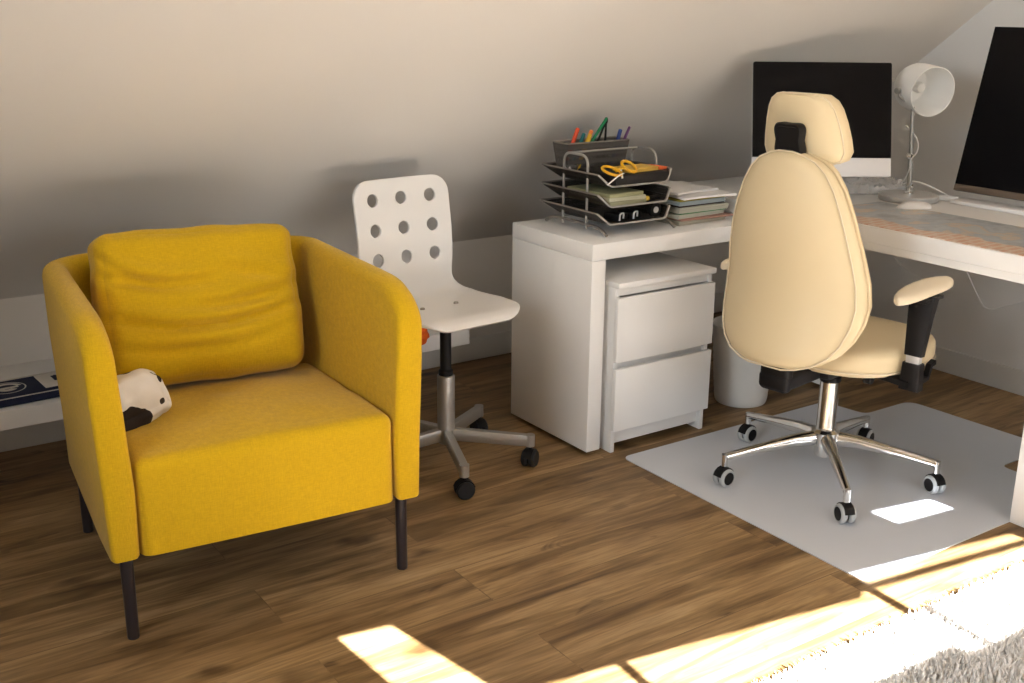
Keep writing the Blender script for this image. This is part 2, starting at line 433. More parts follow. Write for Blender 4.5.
# ------------------------------------------------------------------ yellow armchair
def armchair():
    t = thing('armchair', 'mustard yellow fabric armchair with slim dark metal legs', 'armchair', (-.43, -1.335, 0), math.radians(-4.5))
    # U-shaped shell: stations along the left arm, back and right arm
    hw, yf, yb, R = .326, -.030, .660, .085      # centre line of the panel
    pts = []
    n = 26
    for i in range(n+1):
        s = (i/n)**1.0
        pts.append((-hw, yf+(yb-R-yf)*s))
    for i in range(1, 9):
        a = PI-PI/2*i/8; pts.append((-hw+R+R*math.cos(a), yb-R+R*math.sin(a)))
    for i in range(1, 12): pts.append((-hw+R+(2*hw-2*R)*i/12, yb))
    L = pts[:]; R_ = [(-x, y) for x, y in reversed(L)]
    pts = L+R_[:]
    # dedupe
    P = []
    for p in pts:
        if not P or (Vector(p)-Vector(P[-1])).length > 1e-4: P.append(p)
    # denser stations at the arm ends for the rounded front
    def dense(a, b, sgn):
        return [(a[0], a[1]+(b[1]-a[1])*q) for q in (.0, .012, .04, .09, .16, .25, .36, .5, .7, .85)]
    Rc = .15; rings = []
    fd = [0, .003, .008, .016, .026, .04, .055, .075, .1, .13]
    left = [(-hw, yf+d) for d in fd]; right = [(hw, yf+d) for d in reversed(fd)]
    P = left+[p for p in P if p[1] > yf+.15 or abs(p[0]) < hw-.001]+right
    N = len(P)
    for i, p in enumerate(P):
        a = P[max(i-1, 0)]; b = P[min(i+1, N-1)]
        tx, ty = b[0]-a[0], b[1]-a[1]; l = math.hypot(tx, ty); tx /= l; ty /= l
        nx, ny = -ty, tx                      # outward for the path running left arm -> back -> right arm
        isarm = abs(abs(p[0])-hw) < 1e-4
        d = p[1]-yf if isarm else 9
        zt = .733
        if d < Rc: zt -= Rc*.62*(1-math.sqrt(max(0, 1-((Rc-d)/Rc)**2.2)))
        ht = .030                             # half thickness
        fr = .012                              # fabric roll at the front edge
        if d < fr: ht *= .72+.28*math.sqrt(max(0, 1-((fr-d)/fr)**2))
        zb = .207
        ring = []
        prof = []
        rr = min(.03, ht)
        for k in range(9):
            an = PI*k/8
            prof.append((ht*math.cos(an), zt-rr+rr*math.sin(an)))
        prof += [(-ht, zb+.35), (-ht, zb+.15), (-ht, zb+.005), (-ht+.004, zb), (ht-.004, zb), (ht, zb+.005), (ht, zb+.15), (ht, zb+.35)]
        for o_, z in prof:
            fl = .022*((z-zb)/(zt-zb))**1.2 - .004
            if not isarm: fl *= abs(nx) if abs(p[0]) > .1 else 0
            bulge = .007*math.sin(PI*min(1, max(0, (z-zb)/(zt-zb)))) * (1 if o_ > 0 else 0)
            k = o_+bulge
            toe = -.014*max(0, min(1, (p[1]-.1)/.5))*max(-1, min(1, p[0]/.2))
            ring.append(Vector((toe+p[0]+nx*k+math.copysign(fl, p[0])*(1 if isarm else abs(nx)), p[1]+ny*k, z)))
        rings.append(ring)
    bm = NB(); loft(bm, rings)
    # inner bottom deck
    link('shell', bm, M['yellow'], t, sharp=60)
    # stitched seams just inside the arm edges
    for sg in (-1, 1):
        for side in (-1, 1):
            path = []
            def P_(d, z):
                y = yf+d; q = (z-zb)/(.733-zb); fl = .022*max(0, q)**1.2-.004
                toe = -.014*max(0, min(1, (y-.1)/.5))*sg
                x = sg*(hw+fl+side*(ht+.0003))+toe+(sg*.007*math.sin(PI*min(1, max(0, q))) if side > 0 else 0)
                return Vector((x, y, z))
            for d in (.56, .45, .35, .25, .2, .16, .13, .10, .075, .055, .04, .026):
                zt = .733
                if d < Rc: zt -= Rc*.62*(1-math.sqrt(max(0, 1-((Rc-d)/Rc)**2.2)))
                path.append(P_(d, zt-.030))
            for z in (.60, .52, .44, .36, .28, .225): path.append(P_(.016, z))
            bm = NB(); tube(bm, smooth_path(path, 4), .0016, 6); link('seam', bm, M['yellow'], t)
    # seat cushion
    def sf(p, d, u):
        a, b, c = u
        z = .004*noise.noise(p*9)
        o = Vector((0, 0, z if c > .5 else 0))
        if c > 0: o.z += .012*(1-a*a)*(1-b*b); o.z -= .024*c*((b+1)/2)**1.3
        if c > .2 and b < -.2: o.z -= .0
        dp = math.exp(-((p.x-.0)**2+(p.y-.06)**2)/.0009)*.004
        if c > .9: o.z -= dp
        if c < 0: o += Vector((a*0, -d.y*0, 0)); o.z += max(0, -.040-p.z-o.z)
        return o
    bm = NB(); softbox(bm, .2965, .285, .180, .027, (.0, .004, .006), 36, sf, Matrix.Translation((0, .256, .2465)))
    link('seat_cushion', bm, M['yellow'], t, sharp=70)
    # back cushion: leans on the back, soft, with sag creases
    def bf(p, d, u):
        a, b, c = u                            # a = x, b = depth (front is -1), c = height
        o = Vector((0, 0, 0))
        f = max(0, -b)
        X, Z = p.x, p.z
        def crease(z0, amp, wdt, sl, x0=0, xs=.5, bow=0):
            zz = Z-(z0+sl*X+bow*X*X)
            return amp*(math.exp(-(zz/wdt)**2)-.55*math.exp(-((zz-wdt*1.9)/(wdt*1.3))**2))*math.exp(-((X-x0)/xs)**2)
        dep = crease(.055, .011, .015, .10, -.12, .17, .9)+crease(.015, .006, .014, -.10, -.2, .10, 1.5)+crease(-.055, .011, .012, .02, .02, .26, .7)
        dep *= 1.0; dep += crease(.09, .006, .015, -.2, .16, .12)+crease(-.015, .008, .014, .2, .17, .12, 0)+crease(-.11, .007, .014, .05, -.05, .2, .5)
        dep += crease(-.005, .006, .012, -.05, .1, .2, .5)
        o.y += 1.8*dep*f
        o.y += .005*noise.noise(Vector((X*7, 0, Z*12)))*f
        o += Vector((.006*noise.noise(Vector((0, 3, Z*14)))*a, 0, .005*noise.noise(Vector((X*12, 5, 0)))*c))
        o.y -= .022*math.exp(-((Z+.10)/.10)**2)*f     # heavier belly low down
        return o
    bm = NB()
    mx = Matrix.Translation((-.006, .503, .607)) @ Matrix.Rotation(math.radians(-16), 4, 'X') @ Matrix.Rotation(math.radians(1.5), 4, 'Y')
    softbox(bm, .243, .075, .190, .038, (.012, .028, .006), 64, bf, mx)
    link('back_cushion', bm, M['yellow'], t, sharp=80)
    for x, y, dx, dy in ((-.324, .012, 0, 0), (.328, .016, 0, 0), (-.315, .60, 0, 0), (.315, .60, 0, 0)):
        bm = NB(); tube(bm, [(x, y, .0), (x, y, .004), (x, y, .205)], [.0125, .0135, .0145], 14)
        link('leg', bm, M['dark'], t)
    # webbed underside so the shell is closed
    bm = NB(); box(bm, -.30, .30, .0, .63, .20, .214, .004); link('base_panel', bm, flat('dark_cloth', 30, 26, 22, .9), t)
    return t
armchair()

# crumpled white and brown cushion in the armchair's left corner
def small_cushion():
    c = Vector((-.660, -1.095, .482))
    def f(p, d, u):
        o = d*(.018*noise.noise(p*14+Vector((3, 1, 7)))+.008*noise.noise(p*34))
        o += Vector((0, 0, -.025*abs(u[0])))
        return o
    bm = NB()
    mx = Matrix.Rotation(math.radians(-55), 4, 'Z') @ Matrix.Rotation(math.radians(38), 4, 'X')
    mx = Matrix.Rotation(math.radians(-38), 4, Vector((-.35, -.90, .30)).normalized()) @ mx
    softbox(bm, .062, .085, .032, .030, (.0, .0, .022), 26, f, mx)
    m = mat('cow_print', (.78, .72, .64, 1), .85, bump=(260, .25, .001))
    nt = m.node_tree; b = nt.nodes['Principled BSDF']; tc = nt.nodes['Texture Coordinate']
    N = nt.nodes.new; L = nt.links.new
    n = N('ShaderNodeTexNoise'); n.inputs['Scale'].default_value = 22; L(tc.outputs['Object'], n.inputs['Vector'])
    wob = N('ShaderNodeMath'); wob.operation = 'MULTIPLY_ADD'; wob.inputs[1].default_value = .022; wob.inputs[2].default_value = -.011; L(n.outputs['Fac'], wob.inputs[0])
    prev = None
    for cx_, cy_, cz_, rad in ((.0, .03, .070, .022), (.065, .01, .03, .018), (.068, -.045, -.005, .014), (-.012, -.072, -.066, .064)):
        dv = N('ShaderNodeVectorMath'); dv.operation = 'DISTANCE'; dv.inputs[1].default_value = (cx_, cy_, cz_); L(tc.outputs['Object'], dv.inputs[0])
        ad = N('ShaderNodeMath'); ad.operation = 'ADD'; L(dv.outputs['Value'], ad.inputs[0]); L(wob.outputs[0], ad.inputs[1])
        lt = N('ShaderNodeMath'); lt.operation = 'LESS_THAN'; lt.inputs[1].default_value = rad; L(ad.outputs[0], lt.inputs[0])
        if prev:
            mx_ = N('ShaderNodeMath'); mx_.operation = 'MAXIMUM'; L(prev.outputs[0], mx_.inputs[0]); L(lt.outputs[0], mx_.inputs[1]); prev = mx_
        else: prev = lt
    cm = N('ShaderNodeMix'); cm.data_type = 'RGBA'; cm.inputs[6].default_value = (.78, .72, .64, 1); cm.inputs[7].default_value = (.022, .013, .008, 1)
    L(prev.outputs[0], cm.inputs[0]); L(cm.outputs[2], b.inputs['Base Color'])
    o = link('small_cushion', bm, m, None, c, sharp=80)
    return tag(o, 'small crumpled white cushion with dark brown patches in the left corner of the yellow armchair', 'cushion')
small_cushion()

# ------------------------------------------------------------------ white swivel chair with round holes
def caster(parent, x, y, ang, r=.026, twin=True, ty=M['rubber'], hub=None, name='caster'):
    bm = NB()
    mx = Matrix.Translation((x, y, r)) @ Matrix.Rotation(ang, 4, 'Z') @ Matrix.Rotation(PI/2, 4, 'Y')
    ws = (-.0125, .0125) if twin else (0,)
    for s in ws:
        h = .009
        lathe(bm, [(r*.55, s-h), (r*.86, s-h), (r, s-h*.55), (r, s+h*.55), (r*.86, s+h), (r*.55, s+h)], 24, mtx=mx)
    c = link(name, bm, ty, parent)
    bm = NB()
    if hub:
        for s in (-.0125-.0092, .0125+.0092):
            bm = NB(); lathe(bm, [(r*.2, s-.0006), (r*.70, s-.0004), (r*.70, s+.0004), (r*.2, s+.0006)], 20, mtx=mx)
            link('hub_cap', bm, hub, c)
        bm = NB()
    # hood and stem
    box(bm, -.0035, .0035, -r*.7, r*.7, r*.5, r*1.7, .003)
    M2 = Matrix.Translation((x, y, 0)) @ Matrix.Rotation(ang, 4, 'Z')
    rings = []
    for k in range(7):
        a = PI*(.08+.84*k/6)
        cy, cz = r*1.12*math.cos(a), r+r*1.12*math.sin(a)
        rings.append([(-.014, cy, cz), (.014, cy, cz), (.014, cy*.86, r+(cz-r)*.86), (-.014, cy*.86, r+(cz-r)*.86)])
    loft(bm, rings)
    lathe(bm, [(.006, r*1.8), (.006, r*2.5)], 10)
    for v in bm.verts: v.co = M2 @ v.co
    link('caster_hood', bm, M['black'], c)
    return c

def jules():
    fx, fy = .07, -.9975
    rz = math.atan2(fx, -fy)               # local -Y looks forward
    t = thing('swivel_chair', 'white plywood swivel chair with round holes in its back, behind the yellow armchair', 'chair', (.334, -.838, 0), rz)
    # profile of the bent shell (local y, z): front edge of the seat to the top of the back
    zo = .012
    prof = smooth_path([(0, -.168, .475), (0, -.152, .491), (0, -.125, .497), (0, -.05, .490), (0, .05, .483), (0, .12, .482), (0, .163, .494), (0, .188, .525), (0, .200, .57), (0, .212, .65), (0, .226, .74), (0, .243, .845)], 8)
    L = [0]
    for a, b in zip(prof, prof[1:]): L.append(L[-1]+(b-a).length)
    T = L[-1]
    def at(s):
        s = max(0, min(T, s))
        for i in range(len(L)-1):
            if s <= L[i+1]+1e-9:
                q = (s-L[i])/(L[i+1]-L[i]); return prof[i].lerp(prof[i+1], q)
        return prof[-1]
    def half(s):
        r1, r2 = .095, .055
        base = .200
        if s < .34: base = .205 - .0*s
        k = max(0, min(1, (s-.30)/.10)); k = k*k*(3-2*k)
        base = .188*(1-k)+.168*k
        mid = math.exp(-((s-.385)/.05)**2)*.010
        base -= mid
        e = s
        if e < r1: base -= r1*(1-math.sqrt(max(0, 1-((r1-e)/r1)**2)))
        e = T-s
        if e < r2: base -= r2*(1-math.sqrt(max(0, 1-((r2-e)/r2)**2)))
        return base
    nu, ns = 120, 240
    ss = []
    for i in range(ns+1):
        q = i/ns; ss.append(T*q)
    ss = [0, .0008, .002, .0035]+[s for s in ss if .004 < s < T-.004]+[T-.0035, T-.002, T-.0008, T]
    hr = .0195
    zc = [.786, .697, .610]
    hs = []
    for z in zc:
        s_ = min((abs(at(s).z-z) if s > T*.5 else 9, s) for s in [T*i/400 for i in range(401)])[1]
        for x in (-.102, 0, .102): hs.append((x, s_))
    bm = NB(); grid = []
    for s in ss:
        h = half(s); row = []
        for j in range(nu+1):
            x = h*(-1+2*j/nu); row.append([x, s])
        grid.append(row)
    inside = lambda x, s: any((x-a)**2+(s-b)**2 < hr*hr for a, b in hs)
    keep = {}
    for i in range(len(ss)-1):
        for j in range(nu):
            cx_ = sum(grid[a][b][0] for a, b in ((i, j), (i+1, j), (i, j+1), (i+1, j+1)))/4
            cs_ = (ss[i]+ss[i+1])/2
            keep[i, j] = not inside(cx_, cs_)
    # snap the vertices round each hole to its circle
    for i in range(1, len(ss)-1):
        for j in range(1, nu):
            ks = [keep[i-1, j-1], keep[i-1, j], keep[i, j-1], keep[i, j]]
            if any(ks) and not all(ks):
                x, s = grid[i][j]
                a, b = min(hs, key=lambda h: (x-h[0])**2+(s-h[1])**2)
                d = math.hypot(x-a, s-b) or 1; grid[i][j] = [a+(x-a)/d*hr, b+(s-b)/d*hr]
    V = {}
    def vert(i, j):
        if (i, j) not in V:
            x, s = grid[i][j]; p = at(s)
            k = max(0, min(1, (s-.05)/.1))*max(0, 1-max(0, (s-.30)/.08)) if s < .38 else 0
            dish = .012*(x/.2)**2*k
            curve = -.014*(x/.19)**2*max(0, min(1, (s-.42)/.12))
            V[i, j] = bm.verts.new((x, p.y+curve, p.z+dish))
        return V[i, j]
    for (i, j), kq in keep.items():
        if kq: bm.faces.new((vert(i, j), vert(i, j+1), vert(i+1, j+1), vert(i+1, j)))
    o = link('seat_shell', bm, M['whitep'], t, sharp=50)
    sd = o.modifiers.new('thickness', 'SOLIDIFY'); sd.thickness = .010; sd.offset = 0
    # four screw heads
    for x, y in ((-.06, -.09), (.06, -.09), (-.06, .03), (.06, .03)):
        bm = NB(); lathe(bm, [(.0005, .0072), (.006, .0065), (.0075, .004), (.0075, .0)], 14, center=(x, y, .4885)); link('screw', bm, M['trayw'], t)
    bm = NB(); box(bm, -.085, .085, -.10, .05, .466, .478, .003); lathe(bm, [(.03, .44), (.03, .468)], 20); link('seat_plate', bm, M['black'], t)
    bm = NB(); lathe(bm, [(.0125, .26), (.0125, .455)], 20, cap=True); link('gas_lift', bm, M['chrome'], t)
    bm = NB(); lathe(bm, [(.020, .285), (.0215, .287), (.0215, .30), (.017, .305), (.017, .445), (.0145, .45)], 20)
    # the black bellows covers the rear half of the lift only: open-fronted sleeve
    link('lift_sleeve', bm, M['black'], t)
    bm = NB(); lathe(bm, [(.024, .07), (.0265, .073), (.0265, .283), (.024, .286)], 28)
    link('column', bm, M['silver'], t)
    # world angles of the feet
    a0 = math.atan2(-.162, .21)-rz
    for k in range(5):
        a = a0+2*PI*k/5
        ex, ey = .255*math.cos(a), .255*math.sin(a)
        bm = NB(); tube(bm, [(.018*math.cos(a), .018*math.sin(a), .098), (ex, ey, .084)], .0125, sq=True, ry=[.019, .017])
        tube(bm, [(ex, ey, .102), (ex, ey, .066)], .0145, 14)
        link('leg', bm, M['silver'], t)
        caster(t, ex, ey, a+random.uniform(-.9, .9), .027)
jules()

# ------------------------------------------------------------------ desks
def side_desk():
    x0, y0, y1, zt = .724, -1.032, -.614, .671
    x1 = 1.90
    t = thing('side_desk', 'low white side desk with slab end panel carrying the letter trays', 'desk', (x0, y0, 0))
    bm = NB(); box(bm, 0, x1-x0, 0, y1-y0, zt-.0502, zt, .0018); link('desktop', bm, M['white'], t)
    bm = NB(); box(bm, 0.0004, .0526, .0004, y1-y0-.0004, .014, zt-.0507, .0015); link('end_panel', bm, M['white'], t)
    bm = NB(); box(bm, x1-x0-.0526, x1-x0, .0004, y1-y0-.0004, .014, zt-.0507, .0015); link('end_panel', bm, M['white'], t)
    for x in (.026, x1-x0-.026):
        for y in (.03, y1-y0-.03):
            bm = NB()
            lathe(bm, [(.012, -.008), (.014, -.005), (.014, .005), (.012, .008)], 16, mtx=Matrix.Translation((x, y, .014)) @ Matrix.Rotation(PI/2, 4, 'Y'))
            link('caster_wheel', bm, M['black'], t)
side_desk()

def chest():
    x, y = .803, -1.0656
    t = thing('drawer_unit', 'white two-drawer cabinet under the side desk', 'drawers', (x, y, 0))
    W, D = .40, .48
    bm = NB(); box(bm, 0, W, 0, D, .533, .55, .0012)                 # top
    box(bm, .003, .018, .017, D, 0, .533, .001); box(bm, W-.018, W-.003, .017, D, 0, .533, .001)   # sides
    box(bm, .018, W-.018, D-.012, D, .05, .533); box(bm, .018, W-.018, .03, D-.02, .07, .085)
    box(bm, .018, W-.018, .022, .034, .505, .533); box(bm, .018, W-.018, .030, .040, .26, .32)
    link('body', bm, M['white'], t)
    bm = NB(); box(bm, .018, W-.018, .034, .048, .022, .082, .001); link('plinth', bm, M['white'], t)
    for z0, z1 in ((.3003, .5025), (.0755, .2775)):
        bm = NB(); box(bm, .0, W, .0, .0165, z0, z1, .0012)
        d = link('drawer', bm, M['white'], t)
        bm = NB(); box(bm, .022, W-.022, .017, .42, z0+.02, z1-.03); link('drawer_box', bm, M['white'], d)
chest()

def main_desk():
    x0, x1, y0, y1, zt = 1.415, 2.065, -2.08, -.56, .73
    t = thing('corner_desk', 'long white desk along the right wall carrying the computer screens', 'desk', (x0, y0, 0))
    W, D = x1-x0, y1-y0
    bm = NB(); box(bm, 0, W, 0, D, .682, zt, .0018); link('desktop', bm, M['white'], t)
    bm = NB(); box(bm, .003, .019, .05, 1.04, .659, .6815, .001); box(bm, W-.03, W-.01, .05, D-.05, .55, .6815, .001)
    link('under_rail', bm, M['white'], t)
    for a, b in ((0, .05), (D-.05, D)):
        bm = NB(); box(bm, 0, W, a, b, 0 if a == 0 else .673, .6815, .0015)
        if a: box(bm, .05+.5, W, a, b, 0, .673, .0015)
        link('side_panel', bm, M['white'], t)
main_desk()

# long white wall shelf low on the knee wall
bm = NB(); box(bm, XL, .681, -.423, -.0005, .2179, .2724, .002)
tag(link('wall_shelf', bm, M['white']), 'long low white shelf along the sloping-roof wall behind the armchair', 'shelf')
# scarf on the shelf
def scarf():
    t = thing('scarf', 'folded navy scarf with white badge and stripes lying on the low white shelf', 'scarf', (-.75, -.30, .2728), math.radians(3))
    def f(p, d, u): return Vector((0, .003*noise.noise(p*5), (.004*noise.noise(p*11)) if u[2] > 0 else 0))
    bm = NB(); softbox(bm, .55, .095, .009, .008, (0, 0, .004), 30, f, Matrix.Translation((-.28, 0, .0095))); link('cloth', bm, M['navy'], t)
    def ringm(bm, x, y, ra, rb, z, a0=0, a1=2*PI, n=28, sx=1):
        i = [bm.verts.new((x+sx*ra*math.cos(a0+(a1-a0)*k/n), y+ra*math.sin(a0+(a1-a0)*k/n), z)) for k in range(n+1)]
        o = [bm.verts.new((x+sx*rb*math.cos(a0+(a1-a0)*k/n), y+rb*math.sin(a0+(a1-a0)*k/n), z)) for k in range(n+1)]
        for k in range(n): bm.faces.new((i[k], i[k+1], o[k+1], o[k]))
    z = .0245
    bm = NB()
    ringm(bm, -.035, 0, .047, .051, z); ringm(bm, -.035, 0, .028, .042, z, .2, 2.6); ringm(bm, -.035, .0, .012, .03, z, 3.3, 5.6)
    box(bm, -.075, -.005, -.006, .006, z-.0005, z+.0005)
    ringm(bm, -.30, 0, .047, .051, z); box(bm, -.22, -.12, -.03, -.012, z-.0005, z); box(bm, -.22, -.12, .01, .03, z-.0005, z)
    link('badge', bm, M['knitw'], t)
    bm = NB(); box(bm, .055, .20, -.058, .066, z-.002, z+.0006, .0005); link('white_panel', bm, M['knitw'], t)
    bm = NB()
    for a, b in (((.10, .035), (.165, -.03)), ((.165, -.03), (.165, .02)), ((.10, .035), (.10, -.01)), ((.10, -.01), (.13, .005))):
        tube(bm, [(a[0], a[1], z+.001), (b[0], b[1], z+.001)], .007, sq=True, ry=.0008)
    link('mark', bm, M['navy'], t)
    bm = NB(); box(bm, -.80, .26, -.087, -.083, .0205, .0225); box(bm, -.80, .26, .080, .086, .0205, .0225); link('stripe', bm, M['knitw'], t)
scarf()
bm = NB()
softbox(bm, .045, .03, .028, .026, (0, 0, .006), 16, lambda p, d, u: d*(.012*noise.noise(p*40)+.006*noise.noise(p*90)), Matrix.Translation((0, 0, 0)))
tag(link('soft_toy', bm, M['orange'], None, (.462, -.438, .292)), 'small fuzzy orange toy on the low shelf behind the armchair', 'toy')

# ------------------------------------------------------------------ waste bin, floor mat, rug
bm = NB()
Hb = .285
prof = [(.02, .004), (.080, .004), (.088, 0.0), (.091, .006)]
for i in range(20):
    z = .012+(Hb-.03)*i/19; prof.append((.0915+.022*(z/Hb)+(.0009 if i % 2 else 0), z))
prof += [(.1165, Hb-.012), (.118, Hb-.003), (.116, Hb), (.1125, Hb-.002), (.111, Hb-.02), (.088, .02), (.02, .012)]
lathe(bm, prof, 48)
tag(link('waste_bin', bm, M['bin'], None, (1.512, -.915, 0)), 'round ribbed white waste bin standing between the drawer cabinet and the office chair', 'bin')

bm = NB()
pm = [(.81, -1.105), (1.40, -1.105), (1.50, -1.25), (1.75, -1.262), (1.985, -1.262), (2.03, -1.75), (1.745, -1.78), (1.735, -1.95), (1.50, -2.030), (.808, -2.034)]
pm = [(.813, -1.10), (1.74, -1.10+.0), (1.765, -1.262), (2.005, -1.262), (2.02, -1.79), (1.745, -1.79), (1.74, -2.030), (.808, -2.034)]
prism(bm, round_poly(pm, [.03, .04, .03, .05, .05, .03, .04, .03]), .0005, .0035)
tag(link('floor_mat', bm, M['mat']), 'frosted clear floor mat under the cream office chair', 'mat')

def rug():
    x0, x1, y0, y1 = -1.0, 1.95, -3.3, -2.235
    m = mat('shag_wool', (.90, .86, .81, 1), .95, var=(14, .06), spec=.1)
    bm = NB(); box(bm, x0, x1, y0, y1, .0005, .010)
    rnd = random.Random(3)
    def tuft(x, y, h, wd):
        a = rnd.uniform(0, 2*PI); l = rnd.uniform(.004, .018)
        dx, dy = math.cos(a)*l, math.sin(a)*l
        px, py = -math.sin(a)*wd, math.cos(a)*wd
        b0 = bm.verts.new((x-px, y-py, .008)); b1 = bm.verts.new((x+px, y+py, .008))
        m0 = bm.verts.new((x+dx*.4-px, y+dy*.4-py, .008+h*.6)); m1 = bm.verts.new((x+dx*.4+px, y+dy*.4+py, .008+h*.6))
        tp = bm.verts.new((x+dx, y+dy, .008+h))
        bm.faces.new((b0, b1, m1, m0)); bm.faces.new((m0, m1, tp))
    n = 0
    while n < 42000:                          # dense where the picture sees it, thinner beyond
        x = rnd.uniform(.1, 1.9); y = y1+.012-rnd.random()**1.4*.62
        tuft(x, y, rnd.uniform(.016, .034), rnd.uniform(.0014, .0026)); n += 1
    for _ in range(14000):
        x = rnd.uniform(x0, x1); y = rnd.uniform(y0, y1)
        tuft(x, y, rnd.uniform(.018, .032), rnd.uniform(.003, .006))
    o = link('shag_rug', bm, m, smooth=False)
    tag(o, 'pale shaggy rug on the oak floor at the bottom right corner', 'rug')
rug()

# ------------------------------------------------------------------ cream office chair
def office_chair():
    az = 1.40
    c = Vector((1.222, -1.536, 0))
    # local frame: +Y forward, +X right
    t = thing('office_chair', 'cream leather office chair with headrest, armrests and chrome star base', 'office chair', (c.x, c.y, .0035), -az)
    # --- base
    ws = [(.935, -1.431), (1.255, -1.209), (1.562, -1.429), (1.38, -1.805), (1.002, -1.796)]
    a0 = math.atan2(-1.431-c.y, .935-c.x)+az
    for k in range(5):
        a = a0-2*PI*k/5
        d = Vector((math.cos(a), math.sin(a), 0))
        bm = NB()
        pts = [d*.02+Vector((0, 0, .125)), d*.10+Vector((0, 0, .122)), d*.22+Vector((0, 0, .106)), d*.315+Vector((0, 0, .090))]
        tube(bm, pts, [.020, .018, .014, .0115], 12, ry=[.024, .020, .014, .011])
        e = d*.318
        tube(bm, [e+Vector((0, 0, .098)), e+Vector((0, 0, .062))], .0095, 14)
        link('leg', bm, M['chrome'], t)
        caster(t, e.x, e.y, [-.15, -.1, .1, 1.15, 1.0][k], .0275, ty=M['grey'], hub=M['black'])
    bm = NB(); lathe(bm, [(.022, .065), (.027, .07), (.030, .10), (.042, .105), (.042, .145), (.030, .152), (.028, .16), (.028, .30), (.024, .305)], 32)
    link('column', bm, M['chrome'], t)
    bm = NB(); lathe(bm, [(.014, .29), (.014, .35)], 20); lathe(bm, [(.029, .300), (.031, .305), (.031, .315), (.026, .32)], 24); link('gas_lift', bm, M['black'], t)
    # --- mechanism
    bm = NB(); box(bm, -.075, .075, -.14, .11, .345, .400, .015, 3); box(bm, -.15, .15, -.09, -.06, .375, .398, .006)
    box(bm, -.15, .15, .05, .08, .375, .398, .006); link('mechanism', bm, M['black'], t)
    bm = NB(); tube(bm, [(.04, .02, .365), (.17, .03, .362), (.20, .035, .360)], [.006, .006, .006]); tube(bm, [(.185, .035, .36), (.235, .038, .357)], .014, sq=True, ry=.007)
    link('lever', bm, M['black'], t)
    bm = NB(); tube(bm, [(.04, -.06, .365), (.15, -.07, .362)], .005); lathe(bm, [(.012, -.012), (.016, -.010), (.016, .010), (.012, .012)], 16, mtx=Matrix.Translation((.155, -.07, .362)) @ Matrix.Rotation(PI/2, 4, 'Y'))
    link('tilt_knob', bm, M['black'], t)
    # rear upright that carries the backrest
    bm = NB(); box(bm, -.045, .045, -.315, -.10, .345, .392, .012, 3); box(bm, -.045, .045, -.312, -.272, .340, .455, .014, 3); link('back_bracket', bm, M['black'], t)
    # --- seat: rounded pad, plan outline superellipse
    def pad(bm, w, d, z0, z1, crown, nexp=2.6, rings=10, seg=64, yoff=0, front_drop=.0, edge=.02):
        R = []
        def pt(k, s, z):
            a = 2*PI*k/seg
            ca, sa = math.cos(a), math.sin(a)
            x = math.copysign(abs(ca)**(2/nexp), ca)*w*s; y = math.copysign(abs(sa)**(2/nexp), sa)*d*s
            zz = z-front_drop*max(0, y/d)**2.5
            return Vector((x, y+yoff, zz))
        prof = [(.02, z0), (.75, z0), (.93, z0+.004), (.985, z0+.014), (1.0, z0+.03), (1.0, z1-edge*1.1), (.992, z1-edge*.55), (.965, z1-edge*.2), (.92, z1)]
        for q in (.85, .75, .6, .45, .3, .15, .02): prof.append((q, z1+crown*(1-q*q)))
        loft(bm, [[pt(k, s, z) for k in range(seg)] for s, z in prof])
    bm = NB(); pad(bm, .250, .240, .378, .458, .012, 2.5, front_drop=.02, edge=.03, yoff=.036); link('seat', bm, M['leather'], t, sharp=60)
    bm = NB()
    seg = 64; ring = []
    for k in range(seg+1):
        a = 2*PI*k/seg; ca, sa = math.cos(a), math.sin(a)
        x = math.copysign(abs(ca)**(2/2.5), ca)*.252; y = math.copysign(abs(sa)**(2/2.5), sa)*.242
        ring.append(Vector((x, y+.036, .398-.02*max(0, y/.237)**2.5)))
    tube(bm, ring, .0022, 6); link('seat_piping', bm, M['leatherpad'], t)
    # --- backrest: egg outline lofted in height, rear shell plus front pad
    zs = [.425, .431, .445, .470, .505, .55, .60, .66, .72, .785, .85, .905, .945, .972, .988, .994]
    hw = [x*1.09 for x in (.050, .085, .125, .158, .180, .193, .197, .192, .183, .170, .152, .131, .108, .080, .045, .02)]
    def backy(z): return -.340+.030*(z-.44)/.6+.035*math.exp(-((z-.62)/.13)**2)*1.0   # front-back position of the mid surface
    def section(z, h, th_f, th_b, seg=40):
        ring = []
        for k in range(seg):
            a = 2*PI*k/seg; ca, sa = math.cos(a), math.sin(a)
            x = math.copysign(abs(ca)**(2/2.6), ca)*h
            q = math.copysign(abs(sa)**(2/2.4), sa)
            y = q*(th_f if q > 0 else th_b)
            y += .055*(x/.2)**2                       # wraps forward at the sides
            ring.append(Vector((x, backy(z)+y, z)))
        return ring
    bm = NB(); R = []
    for i, (z, h) in enumerate(zip(zs, hw)):
        k = min(1, math.sqrt(min(i, len(zs)-1-i)/3.2)+.25)
        R.append(section(z, h, .02*k, .036*k))
    loft(bm, R); link('backrest', bm, M['leather'], t, sharp=70)
    bm = NB(); R = []
    for i, (z, h) in enumerate(zip(zs, hw)):
        k = min(1, math.sqrt(min(i, len(zs)-1-i)/3.2)+.2)
        lum = .030*math.exp(-((z-.60)/.09)**2)
        rg = section(z, h*.985, (.055+lum)*k, .004*k)
        for p in rg: p.y += .02
        R.append(rg)
    loft(bm, R); link('back_pad', bm, M['leather'], t, sharp=70)
    # seam along the join
    bm = NB(); pa = []
    for s in (-1, 1):
        seq = list(zip(zs, hw)) if s < 0 else list(zip(zs, hw))[::-1]
        for z, h in seq:
            x = s*(h*.93); pa.append(Vector((x, backy(z)-.034*.55+.055*(x/.2)**2-.004, z)))
